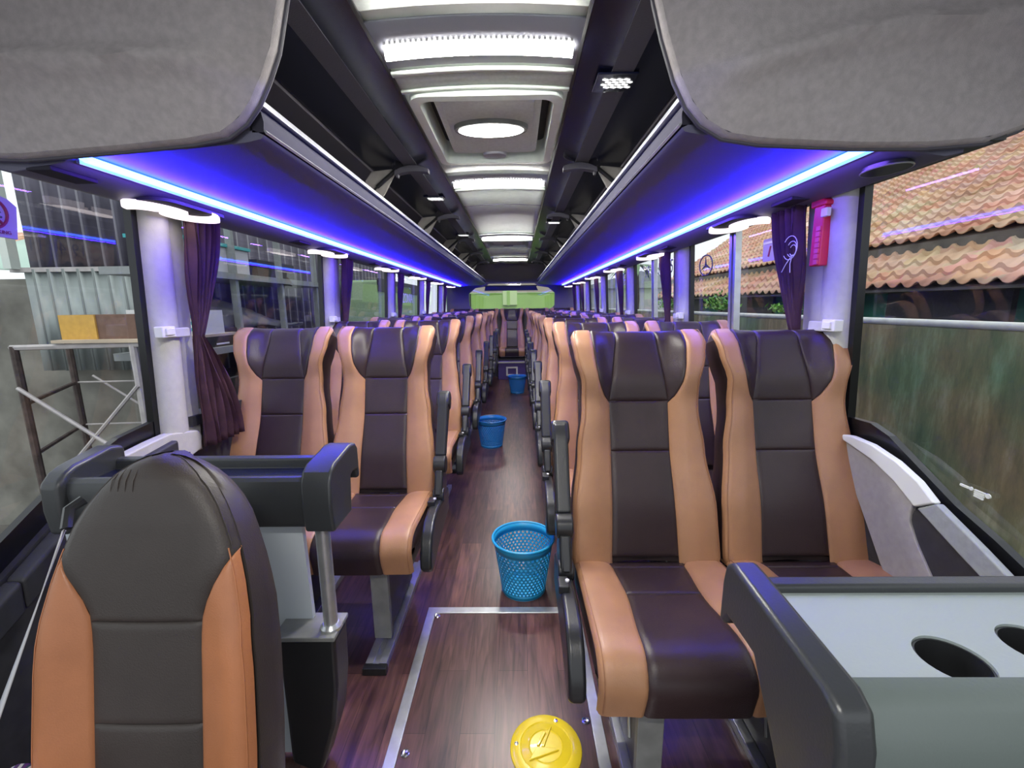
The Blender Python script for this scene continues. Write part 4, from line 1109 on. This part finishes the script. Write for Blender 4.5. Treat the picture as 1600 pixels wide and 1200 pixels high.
for (a, b, z0_, z1_, mt) in ((2.35, 3.2, -.9, 1.40, CONC), (3.9, 5.2, -.9, 1.40, WALLD), (5.9, 6.5, 1.1, 1.38, WALLD), (7.5, 9.5, -.9, 1.40, WALLD), (10.4, 11.8, -.9, 1.40, WALLD), (3.32, 3.62, 1.16, 1.36, FRIT), (1.1, 1.9, -.9, 1.40, WALLD)):
    M().box(4.40, 4.46, a, b, z0_, z1_).build('dark_opening', mt, hw)
def bush(c, n, s, label, name='shrub', h=.5, up=True, mt=None):
    m = M()
    for i in range(n):
        p = Vector((random.gauss(0, s*.5), random.gauss(0, s), abs(random.gauss(0, h*.5))))+Vector(c)
        d = Vector((random.uniform(-1, 1), random.uniform(-1, 1), random.uniform(0, 1.2))).normalized()*random.uniform(.05, .11)
        q = d.cross(Vector((random.uniform(-1, 1), random.uniform(-1, 1), 1))).normalized()*.02
        b = len(m.v); m.v += [tuple(p), tuple(p+d*.5+q), tuple(p+d), tuple(p+d*.5-q)]; m.f.append((b, b+1, b+2, b+3))
    t_ = thing(name, label, 'plant', c)
    m.build('foliage', mt or LEAF, t_, smooth=False)
    M().tube([(c[0], c[1], c[2]-.25), (c[0]+.02, c[1], c[2]+.05)], .012, 6).build('stem', RUST, t_)
bush((3.3, 7.0, 1.15), 260, .16, 'bright green leafy plant growing over the wall by the second right window', h=.22)
bush((3.3, 9.3, 1.15), 220, .2, 'green weed growing on the wall seen through the third right window', h=.2)
bush((3.3, 5.35, 1.14), 60, .12, 'low tuft of weeds on the wall beside the front right curtain', h=.07)
t = thing('palm_tree', 'hazy green palm tree in the distance beyond the right windows', 'tree', (6.5, 24, -1))
M().tube([(6.5, 24, -1), (6.6, 24, 1.5), (6.5, 24, 3.2)], [.14, .11, .09], 8).build('trunk', RUST, t)
fr_ = M()
for k in range(14):
    a = k*2*math.pi/14; P2 = []
    for q in range(8):
        u = q/7; P2.append([(6.5+math.cos(a)*1.8*u-math.sin(a)*.12*math.sin(math.pi*u)*e, 24+math.sin(a)*1.8*u+math.cos(a)*.12*math.sin(math.pi*u)*e, 3.2+.7*u-1.3*u*u) for e in (-1, 1)])
    fr_.grid(P2)
fr_.build('fronds', mat('dusty_palm_green', (.18, .30, .16), .8), t)
t = thing('far_building', 'pale distant shed behind the palm on the right', 'building', (7, 27, -1))
M().box(4, 11, 27, 29, -1, 2.2).build('wall', mat('pale_shed_wall', (.45, .48, .47), .8, noise=.1, scale=1), t)
M().prism([(3.7, 2.2), (11.3, 2.2), (7.5, 3.2)], 'y', 26.8, 29.2).build('gable', CORR, t)

# ------------------------------------------------------------ outside at the back
t = thing('green_bus', 'lime green painted bus parked behind the rear window', 'bus', (0, 12.6, -1))
M().box(-1.9, 1.9, 12.4, 14, -.95, 1.62).build('body', LIME, t, bevel=.08)
M().box(-1.85, 1.85, 12.37, 12.42, 1.62, 1.95).build('roof_band', mat('beige_band', (.50, .44, .36), .7), t)
M().box(-.30, .10, 12.33, 12.42, 1.27, 1.70).build('number_plate_box', mat('pale_lime_panel', (.65, .85, .42), .6), t, bevel=.02)
M().box(-1.22, -1.19, 12.36, 12.42, -.4, 1.60).build('panel_gap', WALLD, t)
M().box(-.18, -.10, 12.31, 12.34, 1.27, 1.66).build('handle_recess', LIME, t)
sh2 = thing('yard_shed', 'pale open shed with roof posts behind the green bus', 'building', (0, 16, -1))
for x in (-2.6, -1.4, -.7, 0, .7, 1.5, 2.5): M().box(x-.05, x+.05, 15.9, 16.0, -1, 3.2).build('post', WHT, sh2)
M().box(-4, 4, 15.8, 16.1, 3.0, 3.3).build('beam', PIPE, sh2)

# ------------------------------------------------------------ outside on the left
RIBD = mat('zinc_rib_shade', (.17, .19, .19), .6); RIBP = mat('zinc_rib_pale', (.27, .26, .31), .6)  # grey paints rib shade on the pale sheet; pale tone marks translucent joints
def corr(x0, y0, x1, y1, z0, z1, per, mt, label, name='corrugated_sheet', amp=.03, rib=None):
    L = math.hypot(x1-x0, y1-y0); n = int(L/per); ux, uy = (x1-x0)/L, (y1-y0)/L; nx, ny = uy, -ux
    prof = []; rb_ = M()
    for k in range(n+1):
        for d, h in ((0, 0), (per*.70, 0), (per*.78, amp), (per*.92, amp)):
            p = k*per+d
            if p <= L: prof.append((p, h))
    rows = [[(x0+ux*p+nx*h, y0+uy*p+ny*h, z) for p, h in prof] for z in (z0, z1)]
    o = M().grid(rows).build(name, mt, solid=.004, angle=20); tag(o, label, 'metal sheet')
    for k in range(n):
        p = k*per+per*.78; q = k*per+per*.92
        if q > L: continue
        b = len(rb_.v); rb_.v += [(x0+ux*w_+nx*(amp+.006), y0+uy*w_+ny*(amp+.006), z) for z in (z0, z1) for w_ in (p, q)]
        rb_.f.append((b, b+1, b+3, b+2))
    rb_.build('rib_faces', rib, o, solid=.002); return o
corr(-4.35, 4.0, -3.0, 4.0, .72, 1.64, .135, CORR, 'pale corrugated zinc sheet behind the cardboard boxes on the left', rib=RIBD)
corr(-4.35, 4.06, -2.9, 4.06, 1.60, 3.4, .15, CORRD, 'dark corrugated sheet above the pale one at the front left', amp=.03, rib=RIBP)
corr(-3.25, 4.1, -3.25, 11.5, .2, 3.4, .21, CORRD, 'long dark corrugated shed wall outside the left windows', amp=.04, rib=RIBP)
o = M().box(-4.45, -2.95, 3.97, 4.02, 1.615, 1.655).build('capping_rail', PALE); tag(o, 'pale metal rail along the top of the zinc sheet', 'rail')
o = M().box(-4.42, -4.35, 3.9, 3.98, 1.64, 3.4).build('shed_post', mat('white_post', (.62, .68, .64), .6)); tag(o, 'pale green steel post at the corner of the shed', 'post')
o = M().box(-9.5, -4.2, 4.3, 4.5, -1.0, 1.58).build('concrete_wall', CONC); tag(o, 'grimy grey concrete wall at the far left outside', 'wall')
o = M().box(-4.3, -3.35, 4.2, 4.35, -1.0, .72).build('concrete_wall', CONC); tag(o, 'low grey concrete wall behind the scaffold', 'wall')
def roof2():
    m = M(); R = []
    per = .3; nu = 22*6
    for r in range(9):
        for (f0, l) in ((0, .04), (1, .0)):
            y = 7.5+(r+f0)*.35; R.append([(-15+8.3*k/nu, y, 2.05+(y-7.5)*.32+l+.045*math.cos(2*math.pi*k/6)) for k in range(nu+1)])
    m.grid(R); o = m.build('roof_tiles', TILE, solid=.01); tag(o, 'distant orange tile roof at the far left behind the concrete wall', 'roof')
roof2()
rows = [[(-9.5+4.7*u/10, 4.9+.9*v/5, 1.72+.10*math.sin(u*1.1)+.35*v/5+.04*math.sin(u*3+v)) for u in range(11)] for v in range(6)]
tag(M().grid(rows).build('awning', mat('pale_green_canvas', (.45, .60, .52), .8), solid=.01), 'pale green canvas awning above the concrete wall on the left', 'awning')
# scaffold with boxes
sy = 3.35
sc2 = thing('scaffold', 'rusty steel scaffold with cross braces outside the front left window', 'scaffold', (-3.2, sy, -1))
for (x, y_, mt) in ((-3.40, 2.98, RUST), (-3.66, 3.60, RUST), (-2.56, 2.98, PALE), (-2.62, 3.70, RUST)):
    M().tube([(x, y_, -1), (x, y_, 1.03)], .024, 8).build('standard', mt, sc2)
for (z) in (-.55, -.15, .25, .62):
    M().tube([(-3.40, 2.98, z), (-3.66, 3.60, z+.05)], .015, 6).build('rung', RUST, sc2)
    M().tube([(-3.66, 3.60, z+.05), (-2.62, 3.70, z+.05)], .008, 6).build('rung', PALE, sc2)
M().tube([(-3.40, 2.95, .74), (-2.56, 2.95, .13)], .013, 6).build('cross_brace', PALE, sc2)
M().tube([(-3.20, 2.955, .10), (-2.55, 2.955, .75)], .013, 6).build('cross_brace', PALE, sc2)
M().tube([(-3.55, 3.65, .72), (-2.62, 3.68, .05)], .010, 6).build('cross_brace', PALE, sc2)
M().tube([(-3.42, 2.98, 1.02), (-2.5, 2.98, 1.035)], .02, 6).build('top_ledger', PALE, sc2)
o = M().box(-3.1, -2.35, sy-.40, sy+.45, 1.05, 1.07).build('plywood_board', PLY); tag(o, 'pale plywood board lying on top of the scaffold', 'board')
b_ = M().box(-3.10, -2.58, sy-.30, sy-.05, 1.07, 1.24)
o = b_.build('cardboard_box', BBOX); tag(o, 'yellow and brown cardboard box on the scaffold board', 'box', 'boxes on the scaffold')
ob = o
fc = M().box(-3.11, -2.855, sy-.312, sy-.300, 1.07, 1.24).build('yellow_side', YBOX, ob)
for (x0_, x1_, y0_, z1_, lab) in ((-2.92, -2.55, sy+.02, 1.20, 'white and teal printed carton behind the yellow box'), (-2.54, -2.36, sy+.05, 1.19, 'white and teal printed carton at the right end of the board')):
    o = M().box(x0_, x1_, y0_, y0_+.25, 1.07, z1_+.07).build('printed_carton', WHT); tag(o, lab, 'box', 'boxes on the scaffold')
    for k in range(3): M().box(x0_+.02+.0*k, x1_-.03, y0_-.003, y0_, 1.10+.05*k, 1.125+.05*k).build('teal_print', TEAL, o)
# storage shelving farther along the left
sh3 = thing('storage_rack', 'grey steel storage rack outside the second left window', 'shelving', (-2.7, 5, -1))
for y_ in (3.55, 4.35, 5.2, 6.1): M().box(-2.72, -2.66, y_, y_+.045, -1.0, 2.6).build('upright', STEELP, sh3)
for z_ in (.86, 1.55): M().box(-3.2, -2.64, 3.5, 6.4, z_, z_+.06).build('shelf', STEELP, sh3)
M().box(-3.2, -2.64, 3.5, 6.4, .10, .15).build('shelf', STEELP, sh3)
o = M().box(-3.1, -2.72, 3.7, 4.7, 1.62, 1.86).build('packing_box', mat('white_carton', (.50, .50, .56), .7)); tag(o, 'long white carton on the top shelf of the storage rack', 'box')
M().box(-3.12, -2.70, 3.68, 4.72, 1.855, 1.885).build('lid', TEAL, o)
o = M().box(-3.1, -2.75, 4.9, 5.7, 1.62, 1.80).build('dark_crate', WALLD); tag(o, 'dark crate on the top shelf of the storage rack', 'crate')
rows = []
for i in range(22):
    row = []
    for j in range(16):
        u, v = i/21, j/15; y_ = 3.62+2.1*u; a = v*math.pi
        hh = (.30+.10*math.sin(u*5+.6))*math.sin(math.pi*min(1, u*1.1+.1))**.5
        row.append((-2.95+.24*math.cos(a)+.02*math.sin(u*31+v*8), y_, .92+.15+hh*math.sin(a)*.8+.02*math.sin(u*14+v*19)))
    rows.append(row)
tag(M().grid(rows).build('tarpaulin', TARP, solid=.01, angle=60), 'crumpled dark tarpaulin bundle on the storage rack', 'tarpaulin')
o = M().box(-3.0, -2.70, 3.9, 4.35, .92, 1.09).build('black_case', BLK, bevel=.01); tag(o, 'black case with pale stripe on the storage rack', 'case')
M().box(-2.703, -2.697, 4.02, 4.20, .94, .955).build('pale_stripe', WHT, o)
o = M().box(-3.0, -2.74, 3.64, 3.88, .92, 1.08).build('cardboard_box', BBOX); tag(o, 'small brown cardboard box beside the black case', 'box')
o = M().box(-3.15, -2.68, 3.7, 5.2, .15, .62).build('black_chest', BLK, bevel=.02); tag(o, 'large black chest on the low shelf of the storage rack', 'chest')
t = thing('green_truck', 'pale green truck cab with lettering outside the far left windows', 'truck', (-2.8, 9, -1))
M().box(-3.1, -2.4, 8.0, 11.5, -.95, 1.75).build('body', mat('pale_green_paint', (.33, .48, .28), .5, noise=.1), t, bevel=.05)
M().box(-2.41, -2.38, 8.0, 11.5, .2, 1.05).build('lower_body', mat('slate_paint', (.12, .16, .19), .5), t)
M().box(-2.42, -2.38, 8.0, 11.5, 1.55, 1.78).build('window_band', WALLD, t)
